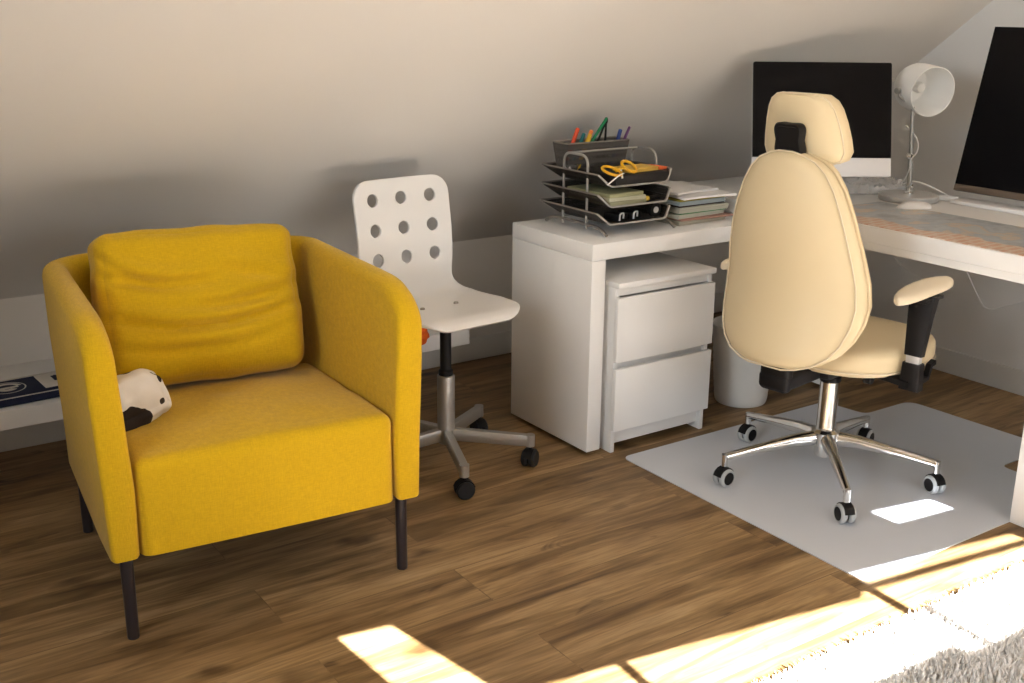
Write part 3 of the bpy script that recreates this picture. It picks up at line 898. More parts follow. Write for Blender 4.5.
    pa.append(pa[0])
    tube(bm, pa, .0022, 6); link('back_piping', bm, M['leatherpad'], t)
    # --- headrest
    zs2 = [z-.036 for z in (.998, 1.006, 1.028, 1.06, 1.10, 1.135, 1.155, 1.168, 1.172)]
    hw2 = [x*.92 for x in (.105, .122, .132, .128, .119, .107, .094, .072, .05)]
    def hsec(z, h, f, b, seg=36):
        ring = []
        yb = -.262-.03*(z-1.0)/.17
        for k in range(seg):
            a = 2*PI*k/seg; ca, sa = math.cos(a), math.sin(a)
            x = math.copysign(abs(ca)**(2/4.0), ca)*h; q = math.copysign(abs(sa)**(2/2.8), sa)
            ring.append(Vector((x, yb+q*(f if q > 0 else b)+.03*(x/.12)**2, z+.0)))
        return ring
    bm = NB(); R = []
    for i, (z, h) in enumerate(zip(zs2, hw2)):
        k = min(1, math.sqrt(min(i, len(zs2)-1-i)/2.2)+.35); R.append(hsec(z, h, .058*k, .034*k))
    loft(bm, R)
    # gentle sag of the lower edge in the middle
    hd = link('headrest', bm, M['leather'], t, sharp=70)
    bm = NB(); pa = []
    for s in (-1, 1):
        seq = list(zip(zs2, hw2)); seq = seq if s < 0 else seq[::-1]
        for z, h in seq: x = s*h*.965; pa.append(Vector((x, -.262-.03*(z-1)/.17-.018+.03*(x/.12)**2, z)))
    pa.append(pa[0]); tube(bm, pa, .002, 6); link('headrest_piping', bm, M['leatherpad'], hd)
    # black bracket with scalloped sides on the rear of the headrest
    bm = NB(); N = 48; o = []
    for k in range(N):
        a = 2*PI*k/N; ca, sa = math.cos(a), math.sin(a)
        x = math.copysign(abs(ca)**(.42), ca)*.041; z = math.copysign(abs(sa)**(.42), sa)*.045
        x *= 1-.13*math.exp(-(z/.018)**2); z *= 1-.05*math.exp(-(x/.02)**2)
        o.append((x, z))
    rr = [[Vector((x*s, y+.037, 1.021+z*s)) for x, z in o] for s, y in ((1, -.34), (1, -.362), (.93, -.368), (.80, -.368), (.76, -.364), (.1, -.364))]
    for r in rr:
        for p in r: p.y -= .03*(p.z-1.0)/.17
    loft(bm, rr); box(bm, -.024, .024, -.300, -.28, .955, 1.03, .004)
    hb = link('headrest_bracket', bm, M['black'], hd)
    bm = NB(); box(bm, -.022, .006, -.3345, -.3300, .9875, .9905, .0006); link('slot', bm, M['leatherpad'], hb)
    # --- armrests
    for s in (1, -1):
        ap = thing_part('armrest', t)
        X = .275*s; Y = -.045
        bm = NB()
        # pad: tapering oval, wide to the front
        R = []
        for k, q in enumerate([-1, -.97, -.9, -.75, -.5, -.2, .15, .5, .78, .92, .985, 1]):
            y = Y-.002+.142*q
            w_ = .046*math.sqrt(max(.002, 1-abs(q)**2.6))*(.86+.16*q)
            cxo = X-.012*s*math.cos(q*1.3)
            h_ = .5+.5*math.sqrt(max(0, 1-abs(q)**4))
            R.append([Vector((cxo+w_*math.cos(2*PI*i/20), y, .628+(.019 if math.sin(2*PI*i/20) > 0 else .013)*h_*math.copysign(abs(math.sin(2*PI*i/20))**.7, math.sin(2*PI*i/20)) + .006*q)) for i in range(20)])
        loft(bm, R); link('arm_pad', bm, M['leatherpad'], ap, sharp=70)
        bm = NB(); tube(bm, [(X, Y-.0, .618), (X, Y-.01, .56), (X, Y-.02, .455)], [.036, .031, .024], sq=True, ry=[.016, .0145, .0125]); box(bm, X-.03, X+.03, Y-.05, Y+.05, .606, .616, .003)
        tube(bm, [(X, Y+.02, .598), (X, Y+.062, .600)], .010, sq=True, ry=.004)
        link('arm_upright', bm, M['black'], ap)
        bm = NB(); tube(bm, [(X, Y-.02, .43), (X, Y-.02, .458)], .019, sq=True, ry=.010); link('arm_sleeve', bm, M['alu'], ap)
        bm = NB(); tube(bm, [(X, Y-.02, .435), (X, Y-.02, .36)], [.025, .028], sq=True, ry=[.015, .017])
        tube(bm, [(X, Y-.02, .375), (X*.6, Y-.02, .383)], .022, sq=True, ry=.009)
        tube(bm, [(X+.005*s, Y+.0, .372), (X+.005*s, Y+.055, .376), (X+.005*s, Y+.068, .41), (X+.005*s, Y+.09, .415)], .008, sq=True, ry=.007)
        link('arm_bracket', bm, M['black'], ap)
        bm = NB(); lathe(bm, [(.001, .004), (.008, .003), (.010, 0), (.010, -.004)], 16, mtx=Matrix.Translation((X+.022*s, Y-.02, .368)) @ Matrix.Rotation(PI/2*s, 4, 'Y'))
        link('bolt', bm, M['alu'], ap)
def thing_part(name, parent):
    o = bpy.data.objects.new(name, None); col.objects.link(o); o.parent = parent; o.empty_display_size = .05; return o
office_chair()

# ------------------------------------------------------------------ computer with black screen, facing the camera
def ray(px, py):
    return fwd+rt2*((px-512)/1124.37)-up2*((py-341.5)/1124.37)

def computer():
    D = 3.60
    bot = CAM+ray(821.5, 176)*D; top = CAM+ray(821.5, 62)*D
    W_ = 139*D/1124.37; H_ = (top-bot).length
    facing = math.atan2(CAM.x-bot.x, -(CAM.y-bot.y)) * 1.0
    yaw = -YAW-.0
    t = thing('desktop_computer', 'silver all-in-one computer with black screen, behind the office chair headrest', 'computer', (bot.x, bot.y, .7302), yaw)
    tilt = -(PITCH)
    M0 = Matrix.Translation((0, 0, bot.z-.7302)) @ Matrix.Rotation(tilt, 4, 'X')
    def emit(bm):
        for v in bm.verts: v.co = M0 @ v.co
        return bm
    def rr(x0, x1, z0, z1, y0, y1, r, flatbot=False):
        t_ = NB(); pl = round_poly([(x0, z0), (x1, z0), (x1, z1), (x0, z1)], [r if not flatbot else 0, r if not flatbot else 0, r, r])
        loft(t_, [[Vector((x, y0, z)) for x, z in pl], [Vector((x, y1, z)) for x, z in pl]]); return t_
    case = rr(-W_/2, W_/2, 0, H_, .002, .012, .008)
    # bulging rear
    t2 = NB(); loft(t2, [[Vector((x, .0115, z)) for x, z in round_poly([(-W_/2+.003, .003), (W_/2-.003, .003), (W_/2-.003, H_-.003), (-W_/2+.003, H_-.003)], .01)], [Vector((x*.55, .040, (z-H_/2)*.55+H_/2)) for x, z in round_poly([(-W_/2+.003, .003), (W_/2-.003, .003), (W_/2-.003, H_-.003), (-W_/2+.003, H_-.003)], .01)]])
    merge(case, t2)
    link('case', emit(case), M['alu'], t)
    chin = H_*.162
    g = rr(-W_/2+.0004, W_/2-.0004, chin, H_-.0004, .0, .0025, .008, True); s_ = link('screen', emit(g), M['screen'], t)
    bm = NB(); lathe(bm, [(.0005, .0004), (.0022, .0002), (.0022, -.0008)], 12, mtx=Matrix.Translation((0, -.0001, H_-.009)) @ Matrix.Rotation(PI/2, 4, 'X')); link('webcam', emit(bm), flat('lens', 40, 40, 44, .2), s_)
    bm = NB()
    tube(bm, [(0, .055, .006), (0, .062, .05), (0, .075, .12), (0, .072, .18)], .075, sq=True, ry=[.004]*4); box(bm, -.075, .075, -.08, .075, .0, .006, .002)
    link('stand', bm, M['alu'], t)
computer()

# big dark monitor leaning back, cut by the right edge of the picture
def monitor():
    t = thing('monitor', 'large dark flat monitor with bronze lower bezel at the right edge', 'monitor', (2.0, -1.335, .7302), 0)
    tilt = math.radians(12.5)
    W_ = .62; H_ = .535
    M0 = Matrix.Translation((.0, 0, .040)) @ Matrix.Rotation(tilt, 4, 'Y')
    def emit(bm):
        for v in bm.verts: v.co = M0 @ v.co
        return bm
    bm = NB(); box(bm, .003, .026, -W_, 0, 0, H_, .003); box(bm, .026, .045, -W_*.8, -W_*.2, .08, H_*.7, .006); link('case', emit(bm), M['dark'], t)
    bm = NB(); box(bm, .0, .004, -W_+.001, -.001, .022, H_-.001, .001); link('screen', emit(bm), M['screen'], t)
    bm = NB(); box(bm, -.0005, .005, -W_+.001, -.001, .001, .0215, .001); link('lower_bezel', emit(bm), M['bezel'], t)
    bm = NB(); box(bm, -.028, .060, -W_*.96, -.012, .0, .012, .003); tube(bm, [(.052, -W_/2, .008), (.080, -W_/2, .12), (.098, -W_/2, .22)], .03, sq=True, ry=.006)
    link('stand', bm, M['paper'], t)
monitor()

# ------------------------------------------------------------------ desk lamp
def lamp():
    t = thing('desk_lamp', 'white cylinder-shade desk lamp with grey round base on the corner desk', 'lamp', (1.905, -1.234, .7302))
    bm = NB(); lathe(bm, [(.08, 0), (.094, .001), (.096, .004), (.096, .018), (.093, .0205), (.02, .0215), (.003, .0215)], 48); link('base', bm, flat('lamp_grey', 190, 189, 187, .35), t)
    bm = NB(); lathe(bm, [(.016, .021), (.016, .027), (.009, .03), (.009, .045)], 20); box(bm, -.006, .012, -.012, .012, .035, .055, .004); link('foot_joint', bm, M['chrome'], t)
    A = Vector((0, 0, .04)); B = Vector((.0, .008, .145)); C_ = Vector((-.004, .018, .305))
    bm = NB(); tube(bm, [A, B], .0085, 12); tube(bm, [B-Vector((0, 0, .02)), C_], .0062, 12); link('pole', bm, M['silver'], t)
    bm = NB(); lathe(bm, [(.010, -.011), (.011, -.008), (.011, .008), (.010, .011)], 16, mtx=Matrix.Translation(B) @ Matrix.Rotation(PI/2, 4, 'Y')); lathe(bm, [(.004, -.02), (.004, .02)], 10, mtx=Matrix.Translation(B) @ Matrix.Rotation(PI/2, 4, 'Y')); link('elbow_joint', bm, M['chrome'], t)
    # shade: axis points right and toward the viewer
    op = CAM+ray(933, 92)*3.66; back = op-Vector((-.27, -.795, -.10)).normalized()*.135
    o = Vector((1.905, -1.234, .7302)); b_ = back-o; ax = (op-back); Lh = ax.length; ax.normalize()
    q = ax.to_track_quat('Z', 'Y').to_matrix().to_4x4(); mx = Matrix.Translation(b_) @ q
    bm = NB(); R = .081
    lathe(bm, [(.004, -.012), (.030, -.010), (.052, -.002), (.066, .012), (.075, .032), (.079, .06), (R, Lh), (R-.002, Lh), (.076, .06), (.070, .032), (.058, .012), (.03, .0), (.004, -.002)], 48, mtx=mx)
    link('shade', bm, M['shade'], t)
    bm = NB(); lathe(bm, [(.004, .0), (.014, .004), (.014, .025), (.011, .03), (.018, .045), (.019, .058), (.014, .07), (.004, .074)], 24, mtx=mx); link('bulb', bm, M['shade'], t)
    bm = NB()
    side = mx @ Vector((-.03, -.02, -.008))
    tube(bm, smooth_path([C_+Vector((0, 0, -.01)), C_+Vector((-.01, .01, .012)), C_+Vector((-.025, .035, .03)), C_+Vector((-.02, .045, .05))], 5), .004, 8)
    lathe(bm, [(.009, -.012), (.010, -.010), (.010, .010), (.009, .012)], 16, mtx=Matrix.Translation(C_+Vector((-.022, .045, .05))) @ Matrix.Rotation(PI/2, 4, 'Y'))
    link('shade_joint', bm, M['silver'], t)
    bm = NB(); tube(bm, smooth_path([C_+Vector((-.01, .01, -.06)), (.018, .004, .20), (.012, -.005, .16), (-.010, .0, .135), (-.009, .002, .10), (.0, .03, .05), (.05, .03, .055), (.085, .0, .045), (.12, -.055, .018), (.115, -.09, .008), (.13, -.12, .006)], 6), .0026, 8)
    link('cable', bm, M['cable'], t)
lamp()
bm = NB(); box(bm, -.012, .012, -.035, .03, 0, .018, .005); tube(bm, [(0, -.03, .009), (0, -.055, .007)], .004)
tag(link('cable_plug', bm, M['cable'], None, (2.005, -1.315, .7302), (0, 0, .5)), 'white cable plug lying on the desk between the lamp and the large monitor', 'plug')

# mouse
bm = NB()
def mf(p, d, u): return Vector((0, 0, 0))
R = []
for q in [-1, -.96, -.85, -.65, -.35, 0, .35, .65, .85, .96, 1]:
    w_ = .025*math.sqrt(max(.01, 1-abs(q)**3.2)); h_ = .019*math.sqrt(max(.03, 1-abs(q+.05)**2.4 if abs(q+.05) < 1 else .03))
    R.append([Vector((w_*math.cos(PI*k/12), .056*q, .003+h_*math.sin(PI*k/12))) for k in range(13)]+[Vector((-w_, .056*q, 0)), Vector((w_, .056*q, 0))])
loft(bm, R)
tag(link('mouse', bm, M['paper'], None, (1.775, -1.355, .7328), (0, 0, math.radians(60)), sharp=60), 'flat white computer mouse on the map desk pad in front of the lamp', 'mouse')

# desk pad printed like a map
def desk_pad():
    m = mat('map_print', (.5, .5, .5, 1), .3, spec=.5)
    nt = m.node_tree; b = nt.nodes['Principled BSDF']; tc = nt.nodes['Texture Coordinate']; N = nt.nodes.new; L = nt.links.new
    n = N('ShaderNodeTexNoise'); n.inputs['Scale'].default_value = 7; n.inputs['Detail'].default_value = 5; n.inputs['Roughness'].default_value = .55
    L(tc.outputs['Object'], n.inputs['Vector'])
    r = N('ShaderNodeValToRGB'); e = r.color_ramp.elements
    e[0].position = .30; e[0].color = srgb(128, 130, 134); e[1].position = .75; e[1].color = srgb(188, 190, 188)
    for p, c in ((.47, srgb(186, 190, 192)), (.52, srgb(168, 176, 182)), (.58, srgb(206, 184, 160)), (.63, srgb(188, 191, 190))):
        x = e.new(p); x.color = c
    L(n.outputs['Fac'], r.inputs[0])
    # terracotta border with pale boxes
    sp = N('ShaderNodeSeparateXYZ'); L(tc.outputs['Object'], sp.inputs[0])
    n2 = N('ShaderNodeTexNoise'); n2.inputs['Scale'].default_value = 5; L(tc.outputs['Object'], n2.inputs['Vector'])
    ma = N('ShaderNodeMath'); ma.operation = 'MULTIPLY_ADD'; ma.inputs[1].default_value = .21; L(n2.outputs['Fac'], ma.inputs[0]); ma.inputs[2].default_value = -.015
    lt = N('ShaderNodeMath'); lt.operation = 'LESS_THAN'; L(sp.outputs['X'], lt.inputs[0]); L(ma.outputs[0], lt.inputs[1])
    br = N('ShaderNodeTexBrick'); br.inputs['Scale'].default_value = 9; br.inputs['Color1'].default_value = srgb(212, 172, 144); br.inputs['Color2'].default_value = srgb(206, 160, 130)
    br.inputs['Mortar'].default_value = srgb(216, 196, 178); br.inputs['Mortar Size'].default_value = .05; L(tc.outputs['Object'], br.inputs['Vector'])
    mx = N('ShaderNodeMix'); mx.data_type = 'RGBA'; L(lt.outputs[0], mx.inputs[0]); L(r.outputs[0], mx.inputs[6]); L(br.outputs['Color'], mx.inputs[7])
    L(mx.outputs[2], b.inputs['Base Color'])
    bm = NB(); prism(bm, round_poly([(0, -.42), (.36, -.42), (.36, .42), (0, .42)], .01), 0, .002)
    o = link('desk_pad', bm, m, None, (1.4225, -1.63, .7304), smooth=False)
    tag(o, 'grey and terracotta map-print desk pad at the front edge of the corner desk', 'desk pad')
desk_pad()

# crumpled clear plastic behind the lamp
def plastic():
    bm = NB(); rnd = random.Random(5)
    m = mat('clear_plastic', (.80, .80, .80, 1), .18, alpha=.42, var=(20, .1), spec=.8)
    nu, nv = 46, 30; g = []
    for i in range(nu+1):
        row = []
        for j in range(nv+1):
            u, v = i/nu, j/nv
            x = (u-.5)*.32; y = (v-.5)*.12
            e = max(0, math.sin(PI*u))**.5*max(0, math.sin(PI*v))**.5
            p = Vector((x, y, 0))
            h = .012+.030*e+e*(.035*abs(noise.noise(p*22))+.028*abs(noise.noise(p*55+Vector((4, 2, 1))))+.012*noise.noise(p*130))
            row.append(bm.verts.new((x+.008*noise.noise(p*40), y+.01*noise.noise(p*40+Vector((9, 9, 9))), max(.001, h if e > .05 else .001))))
        g.append(row)
    for i in range(nu):
        for j in range(nv): bm.faces.new((g[i][j], g[i+1][j], g[i+1][j+1], g[i][j+1]))
    o = link('plastic_wrap', bm, m, None, (1.915, -1.045, .7304), (0, 0, math.radians(-37)), sharp=25)
    tag(o, 'crumpled clear plastic wrap on the desk between the computer and the lamp', 'wrap')
plastic()

# cables hanging below the desk
def hang(pts, label):
    bm = NB(); tube(bm, smooth_path(pts, 10), .0022, 8)
    tag(link('cable', bm, M['cable']), label, 'cable')
hang([(2.085, -.98, .66), (2.09, -1.02, .58), (2.09, -1.05, .51), (2.10, -1.10, .45), (2.10, -1.2, .42)], 'short white cable hanging under the desk behind the chair armrest')
hang([(2.09, -1.28, .62), (2.095, -1.34, .52), (2.10, -1.42, .40), (2.10, -1.46, .375), (2.10, -1.52, .40), (2.10, -1.60, .44), (2.10, -1.70, .50), (2.09, -1.8, .60)], 'white cable looping low under the corner desk at the right edge')

# ------------------------------------------------------------------ letter trays and what is in them
ZD = .671
def letter_trays():
    X0, X1, Yf, Yb = .797, 1.088, -.965, -.665
    t = thing('letter_tray', 'three-tier dark wire-mesh letter tray on the side desk', 'letter tray', (X0, Yf, ZD))
    W_, D_ = X1-X0, Yb-Yf
    r = .0035
    # two hoops
    for x in (.028, W_+.012):
        bm = NB(); tube(bm, arc_path([(x, .095, .012), (x, .095, .236), (x, .215, .236), (x, .215, .012)], .035, 7), .0042, 10); link('hoop', bm, M['silver'], t)
    bm = NB(); tube(bm, [(.028, .185, .236), (W_+.012, .185, .236)], .0036, 10); link('crossbar', bm, M['silver'], t)
    for x in (.028, W_+.012):
        bm = NB(); tube(bm, smooth_path([(x, -.006, .006), (x, .03, .022), (x, .08, .026), (x, .22, .026), (x, .27, .022), (x, .305, .006)], 6), .005, 10); link('foot', bm, M['trayw'], t)
    m = mat('wire_mesh', (.05, .043, .036, 1), .5, .5)
    nt = m.node_tree; b = nt.nodes['Principled BSDF']; tc = nt.nodes['Texture Coordinate']; N = nt.nodes.new; L = nt.links.new
    ck = N('ShaderNodeTexVoronoi'); ck.inputs['Scale'].default_value = 330; ck.inputs['Randomness'].default_value = 0
    L(tc.outputs['Object'], ck.inputs['Vector'])
    mr = N('ShaderNodeMapRange'); mr.inputs['From Min'].default_value = .36; mr.inputs['From Max'].default_value = .42; mr.inputs['To Min'].default_value = .12; mr.inputs['To Max'].default_value = 1
    L(ck.outputs['Distance'], mr.inputs['Value']); L(mr.outputs[0], b.inputs['Alpha'])
    M['mesh'] = m
    for zf, zr in ((.037, .074), (.091, .130), (.152, .190)):
        # mesh body: floor and three flared walls, front left low
        bm = NB(); f = .045
        fl = [(f, .004, zf), (W_-f*.5, .004, zf), (W_-f*.5, D_-f, zf), (f, D_-f, zf)]
        rm = [(0, .012, zr), (W_, .012, zr), (W_, D_, zr), (0, D_, zr)]
        a = [bm.verts.new(p) for p in fl]; c = [bm.verts.new(p) for p in rm]
        bm.faces.new(a)
        for i in (1, 2, 3): bm.faces.new((a[i], a[(i+1) % 4], c[(i+1) % 4], c[i]))
        tr = link('tray', bm, m, t, smooth=False)
        sd = tr.modifiers.new('thickness', 'SOLIDIFY'); sd.thickness = .0012; sd.offset = 0
        bm = NB()
        tube(bm, arc_path([rm[0], rm[3], rm[2], rm[1], fl[1], fl[0], rm[0]], .010, 4), .0028, 8)
        link('rim', bm, M['silver'] if False else M['trayw'], tr)
        bm = NB(); tube(bm, arc_path([(rm[0][0], .008, zr), (fl[0][0], .0, zf), (fl[1][0], .0, zf), (rm[1][0], .008, zr)], .010, 4), .0032, 8); link('front_rim', bm, M['silver'], tr)
    return t
letter_trays()

# mesh pen basket on the top tray
def pen_basket():
    t = thing('pen_basket', 'rectangular dark mesh pen basket behind the top letter tray', 'pen holder', (.838, -.750, .834))
    W_, D_, H_ = .250, .080, .095
    bm = NB(); e = .012
    lo = [(e, e, 0), (W_-e, e, 0), (W_-e, D_-e, 0), (e, D_-e, 0)]; hi = [(0, 0, H_), (W_, 0, H_), (W_, D_, H_), (0, D_, H_)]
    a = [bm.verts.new(p) for p in lo]; c = [bm.verts.new(p) for p in hi]; bm.faces.new(a)
    for i in range(4): bm.faces.new((a[i], a[(i+1) % 4], c[(i+1) % 4], c[i]))
    for x in (W_*.36, W_*.68):
        bm.faces.new([bm.verts.new(p) for p in ((x, e, 0), (x, D_-e, 0), (x, D_, H_*.97), (x, 0, H_*.97))])
    m = M['mesh'].copy(); m.name = 'grey_mesh'; m.node_tree.nodes['Principled BSDF'].inputs['Base Color'].default_value = (.13, .12, .11, 1)
    b = link('basket', bm, m, t, smooth=False); sd = b.modifiers.new('thickness', 'SOLIDIFY'); sd.thickness = .001; sd.offset = 0
    bm = NB(); tube(bm, arc_path([hi[0], hi[1], hi[2], hi[3], hi[0]], .012, 4), .0026, 8); link('rim', bm, M['trayw'], t)
pen_basket()

def pen(label, cat, base, top, color, r=.0042, cap=None, name='pen', tip=True):
    b = Vector(base); e = Vector(top); t = thing(name, label, cat, tuple(b))
    d = e-b; L_ = d.length; q = d.to_track_quat('Z', 'Y').to_matrix().to_4x4()
    bm = NB(); lathe(bm, [(.0012, 0), (r*.7, .008), (r, .016), (r, L_*.72)], 12, mtx=q); link('barrel', bm, color, t)
    bm = NB(); lathe(bm, [(r*1.08, L_*.72), (r*1.12, L_*.74), (r*1.05, L_*.985), (r*.6, L_)], 12, mtx=q); link('cap', bm, cap or color, t)
    return t
zb = .834
RY, GY = (.83, -.72), 0
pen('red-orange marker standing leftmost in the mesh pen basket', 'marker', (.845, -.715, zb), (.888, -.735, .975), flat('red_orange', 196, 70, 30), .0062, name='marker')
pen('teal pen beside the red-orange marker in the pen basket', 'pen', (.862, -.725, zb), (.925, -.720, .955), flat('teal', 28, 110, 112), .0055)
pen('yellow highlighter in the middle of the pen basket', 'highlighter', (.885, -.735, zb), (.938, -.735, .953), flat('yellow_pen', 222, 176, 40), .0068, name='highlighter')
pen('orange pen leaning in the pen basket behind the yellow highlighter', 'pen', (.90, -.712, zb), (.955, -.72, .963), flat('orange_pen', 220, 120, 50), .006)
pen('long green pencil leaning far to the right in the pen basket', 'pencil', (.888, -.727, zb+.02), (1.003, -.735, 1.00), flat('green_pen', 22, 128, 78), .0045, name='pencil')
pen('blue pen at the right end of the pen basket', 'pen', (1.035, -.72, zb), (1.062, -.735, .962), flat('blue_pen', 44, 66, 130), .006)
pen('slim violet pencil, rightmost in the pen basket', 'pencil', (1.05, -.71, zb), (1.092, -.745, .970), flat('violet_pen', 104, 62, 110), .0042, name='pencil')
# black scissors standing handles-up? shown as two dark arms meeting at the top
t = thing('drawing_compass', 'black drawing compass standing upright in the pen basket', 'compass', (.995, -.725, zb))
for dx in (-.020, .012):
    bm = NB(); tube(bm, [(dx*.4, 0, 0), (dx, 0, .09), (.010, -.005, .158)], [.002, .004, .003], 8); link('arm', bm, M['black'], t)
bm = NB(); lathe(bm, [(.004, .150), (.0055, .153), (.0055, .164), (.003, .168)], 12, center=(.010, -.005, 0)); link('hinge', bm, M['black'], t)
# white eraser in the basket
bm = NB(); box(bm, -.022, .022, -.012, .012, 0, .024, .004)
tag(link('eraser', bm, M['paper'], None, (.865, -.727, zb+.004), (0, .3, .2)), 'white eraser at the bottom left of the pen basket', 'eraser')

# top tray: black box, yellow notepad, orange strip, yellow scissors with a white ribbon
bm = NB(); box(bm, 0, .215, 0, .19, 0, .030, .003); box(bm, .004, .211, .004, .186, .029, .0315, .001)
tag(link('black_box', bm, flat('box_black', 24, 20, 18, .5), None, (.862, -.962, .8245)), 'flat black box lying in the top letter tray', 'box')
bm = NB()
for k in range(6): box(bm, 0, .125, 0, .075, k*.002, k*.002+.0018, .0003)
tag(link('notepad', bm, flat('pad_yellow', 206, 168, 74, .7), None, (.925, -.950, .8565), (0, 0, math.radians(5))), 'small yellow notepad on the flat black box', 'notepad')
bm = NB(); box(bm, 0, .035, 0, .07, 0, .008, .001)
tag(link('sticky_notes', bm, flat('pad_orange', 214, 96, 44, .7), None, (1.054, -.940, .8565), (0, 0, math.radians(5))), 'orange sticky notes right of the yellow notepad on the black box', 'sticky notes')
def scissors():
    t = thing('scissors', 'yellow-handled scissors resting on the black box in the top letter tray', 'scissors', (.90, -.945, .862), math.radians(10))
    def loop(cx_, cz_, a, b, tw):
        return [Vector((cx_+a*math.cos(2*PI*k/20), tw*math.sin(2*PI*k/20), cz_+b*math.sin(2*PI*k/20)+.0)) for k in range(21)]
    bm = NB(); tube(bm, [v+Vector((0, 0, 0)) for v in loop(.03, .014, .024, .014, .022)], .0045, 8); tube(bm, [(.005, 0, .012), (-.03, 0, .006)], .005, 8); link('handle', bm, flat('handle_yellow', 224, 168, 22, .35), t)
    bm = NB(); tube(bm, loop(-.05, .008, .028, .010, .03), .0045, 8); tube(bm, [(-.022, 0, .006), (-.005, 0, .012)], .0045, 8); link('handle', bm, flat('handle_yellow', 224, 168, 22, .35), t)
    bm = NB(); tube(bm, [(-.022, -.012, .010), (-.018, -.016, -.016)], .004, 8, ry=.002); link('blade', bm, M['alu'], t)
scissors()
bm = NB(); tube(bm, smooth_path([(.872, -.985, .8655), (.838, -1.00, .861), (.790, -1.01, .840)], 6), .0028, 8, ry=.0016)
tag(link('ribbon', bm, M['paper']), 'short white cord dangling over the front of the top letter tray', 'cord')
# middle tray: stacked booklets and a yellow and black marker
for k, (w_, c, dy) in enumerate((( .150, (150, 148, 118), 0), (.146, (176, 174, 150), .004), (.140, (158, 158, 120), .002))):
    bm = NB(); box(bm, 0, w_, 0, .20, 0, .0115, .001)
    lab = ['pale green booklet at the bottom of the pile in the middle letter tray', 'cream booklet between two others in the middle letter tray', 'olive-edged booklet on top of the pile in the middle letter tray'][k]
    tag(link('booklet', bm, flat('booklet%d' % k, *c), None, (.845, -.958+dy, .7632+k*.0119), (0, 0, math.radians([2, 0, 3][k]))), lab, 'booklet', 'booklets in the middle tray')
pen('black marker with yellow cap lying in the middle letter tray', 'marker', (1.072, -.93, .7715), (.985, -.945, .7715), M['black'], .0075, flat('cap_yellow', 214, 180, 60), name='marker')
# bottom tray: black gadgets with pale clips
def gadget(x, y, w_, label):
    t = thing('clip', label, 'clip', (x, y, .711), .2)
    bm = NB(); box(bm, 0, w_, 0, .06, 0, .022, .004); link('body', bm, M['black'], t)
    bm = NB(); tube(bm, arc_path([(.004, -.003, .003), (.004, -.004, .024), (.022, -.004, .026), (.022, -.003, .008)], .006, 3), .0028, 8); link('wire_arm', bm, M['alu'], t)
gadget(.885, -.95, .05, 'black clip with pale wire arm at the left of the bottom letter tray')
gadget(.945, -.945, .05, 'black clip with pale wire arm in the middle of the bottom letter tray')
t = thing('tape_roll', 'small silver-cored tape roll standing at the right of the bottom letter tray', 'tape', (1.035, -.945, .735))
bm = NB(); lathe(bm, [(.010, -.008), (.022, -.008), (.022, .008), (.010, .008), (.010, -.008)], 24, mtx=Matrix.Rotation(PI/2, 4, 'X'), cap=False); link('roll', bm, M['black'], t)
bm = NB(); lathe(bm, [(.002, -.0095), (.0098, -.0095), (.0098, .0095), (.002, .0095)], 20, mtx=Matrix.Rotation(PI/2, 4, 'X')); link('core', bm, M['alu'], t)

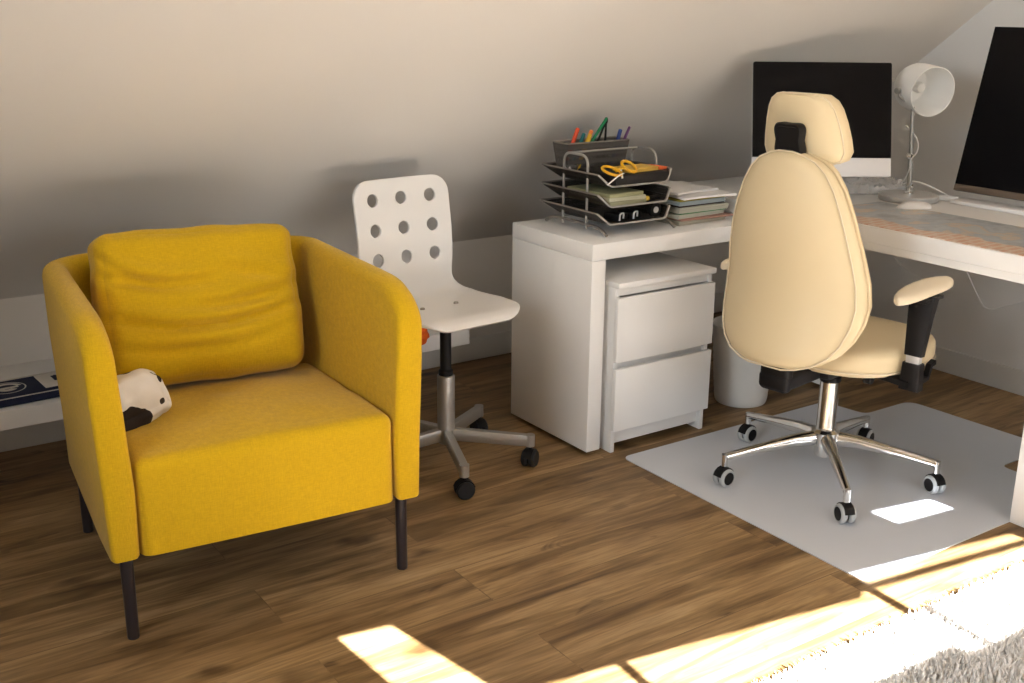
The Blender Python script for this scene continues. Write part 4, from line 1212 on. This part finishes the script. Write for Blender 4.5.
# ------------------------------------------------------------------ paper stack beside the trays
def stack():
    z = ZD+.0005
    items = [ # width, depth, thickness, colour, x, y, rot, label
        (.215, .30, .014, (176, 170, 152), 1.138, -.952, 2, 'thick beige folder at the very bottom of the paper stack'),
        (.225, .30, .006, (168, 128, 112), 1.142, -.955, -2, 'thin red-edged booklet near the bottom of the paper stack'),
        (.215, .30, .013, (190, 190, 174), 1.136, -.950, 3, 'pale bundle of papers above the red-edged booklet'),
        (.205, .30, .004, (80, 128, 84), 1.142, -.948, 0, 'thin green folder in the middle of the paper stack'),
        (.215, .30, .018, (186, 184, 168), 1.135, -.952, -1, 'thick pale bundle of papers above the thin green folder'),
        (.205, .30, .004, (58, 48, 40), 1.138, -.950, 2, 'thin dark brown folder in the upper half of the paper stack'),
        (.205, .30, .013, (160, 172, 176), 1.136, -.950, 0, 'pale blue folder in the upper half of the paper stack'),
        (.205, .30, .004, (150, 136, 48), 1.144, -.948, 1, 'thin olive yellow folder just below the white sheets'),
    ]
    for w_, d_, th_, c, x, y, rr_, lab in items:
        t = thing('folder', lab, 'folder', (x, y, z), math.radians(rr_), 'papers and folders in the stack')
        bm = NB()
        n = max(1, int(th_/.0035))
        for k in range(n):
            o_ = random.uniform(-.003, .003)
            box(bm, .002+o_, w_+o_, 0+abs(o_), d_-.002+o_, k*th_/n+.0002, (k+1)*th_/n-.0004, .0003)
        link('pages', bm, flat('stock%d_%d_%d' % c, *c, .8), t)
        z += th_+.0006
    # white loose sheets splayed on top
    for k, (x, y, rr_, lab) in enumerate(((1.150, -.958, -6, 'lower bundle of white sheets fanned on top of the paper stack'), (1.148, -.930, 9, 'topmost bundle of white sheets on the paper stack'))):
        bm = NB(); n = 24; w_, d_ = .21, .297
        def zz(u, v): return .003*math.sin(3*u+k)+.010*max(0, u-.6)**2
        lo = []; g = {}
        for s, off in ((0, 0), (1, .0065)):
            for i in range(13):
                for j in range(13): g[s, i, j] = bm.verts.new((w_*i/12, d_*j/12, .002+off+zz(i/12, j/12)))
        for i in range(12):
            for j in range(12):
                bm.faces.new((g[1, i, j], g[1, i+1, j], g[1, i+1, j+1], g[1, i, j+1])); bm.faces.new((g[0, i, j], g[0, i, j+1], g[0, i+1, j+1], g[0, i+1, j]))
        for i in range(12):
            for a, b in (((i, 0), (i+1, 0)), ((i+1, 12), (i, 12)), ((12, i), (12, i+1)), ((0, i+1), (0, i))):
                bm.faces.new((g[0, a[0], a[1]], g[0, b[0], b[1]], g[1, b[0], b[1]], g[1, a[0], a[1]]))
        tag(link('paper_sheets', bm, M['paper'], None, (x, y, z), (0, 0, math.radians(rr_)), sharp=40), lab, 'papers', 'papers and folders in the stack')
        z += .0095
stack()
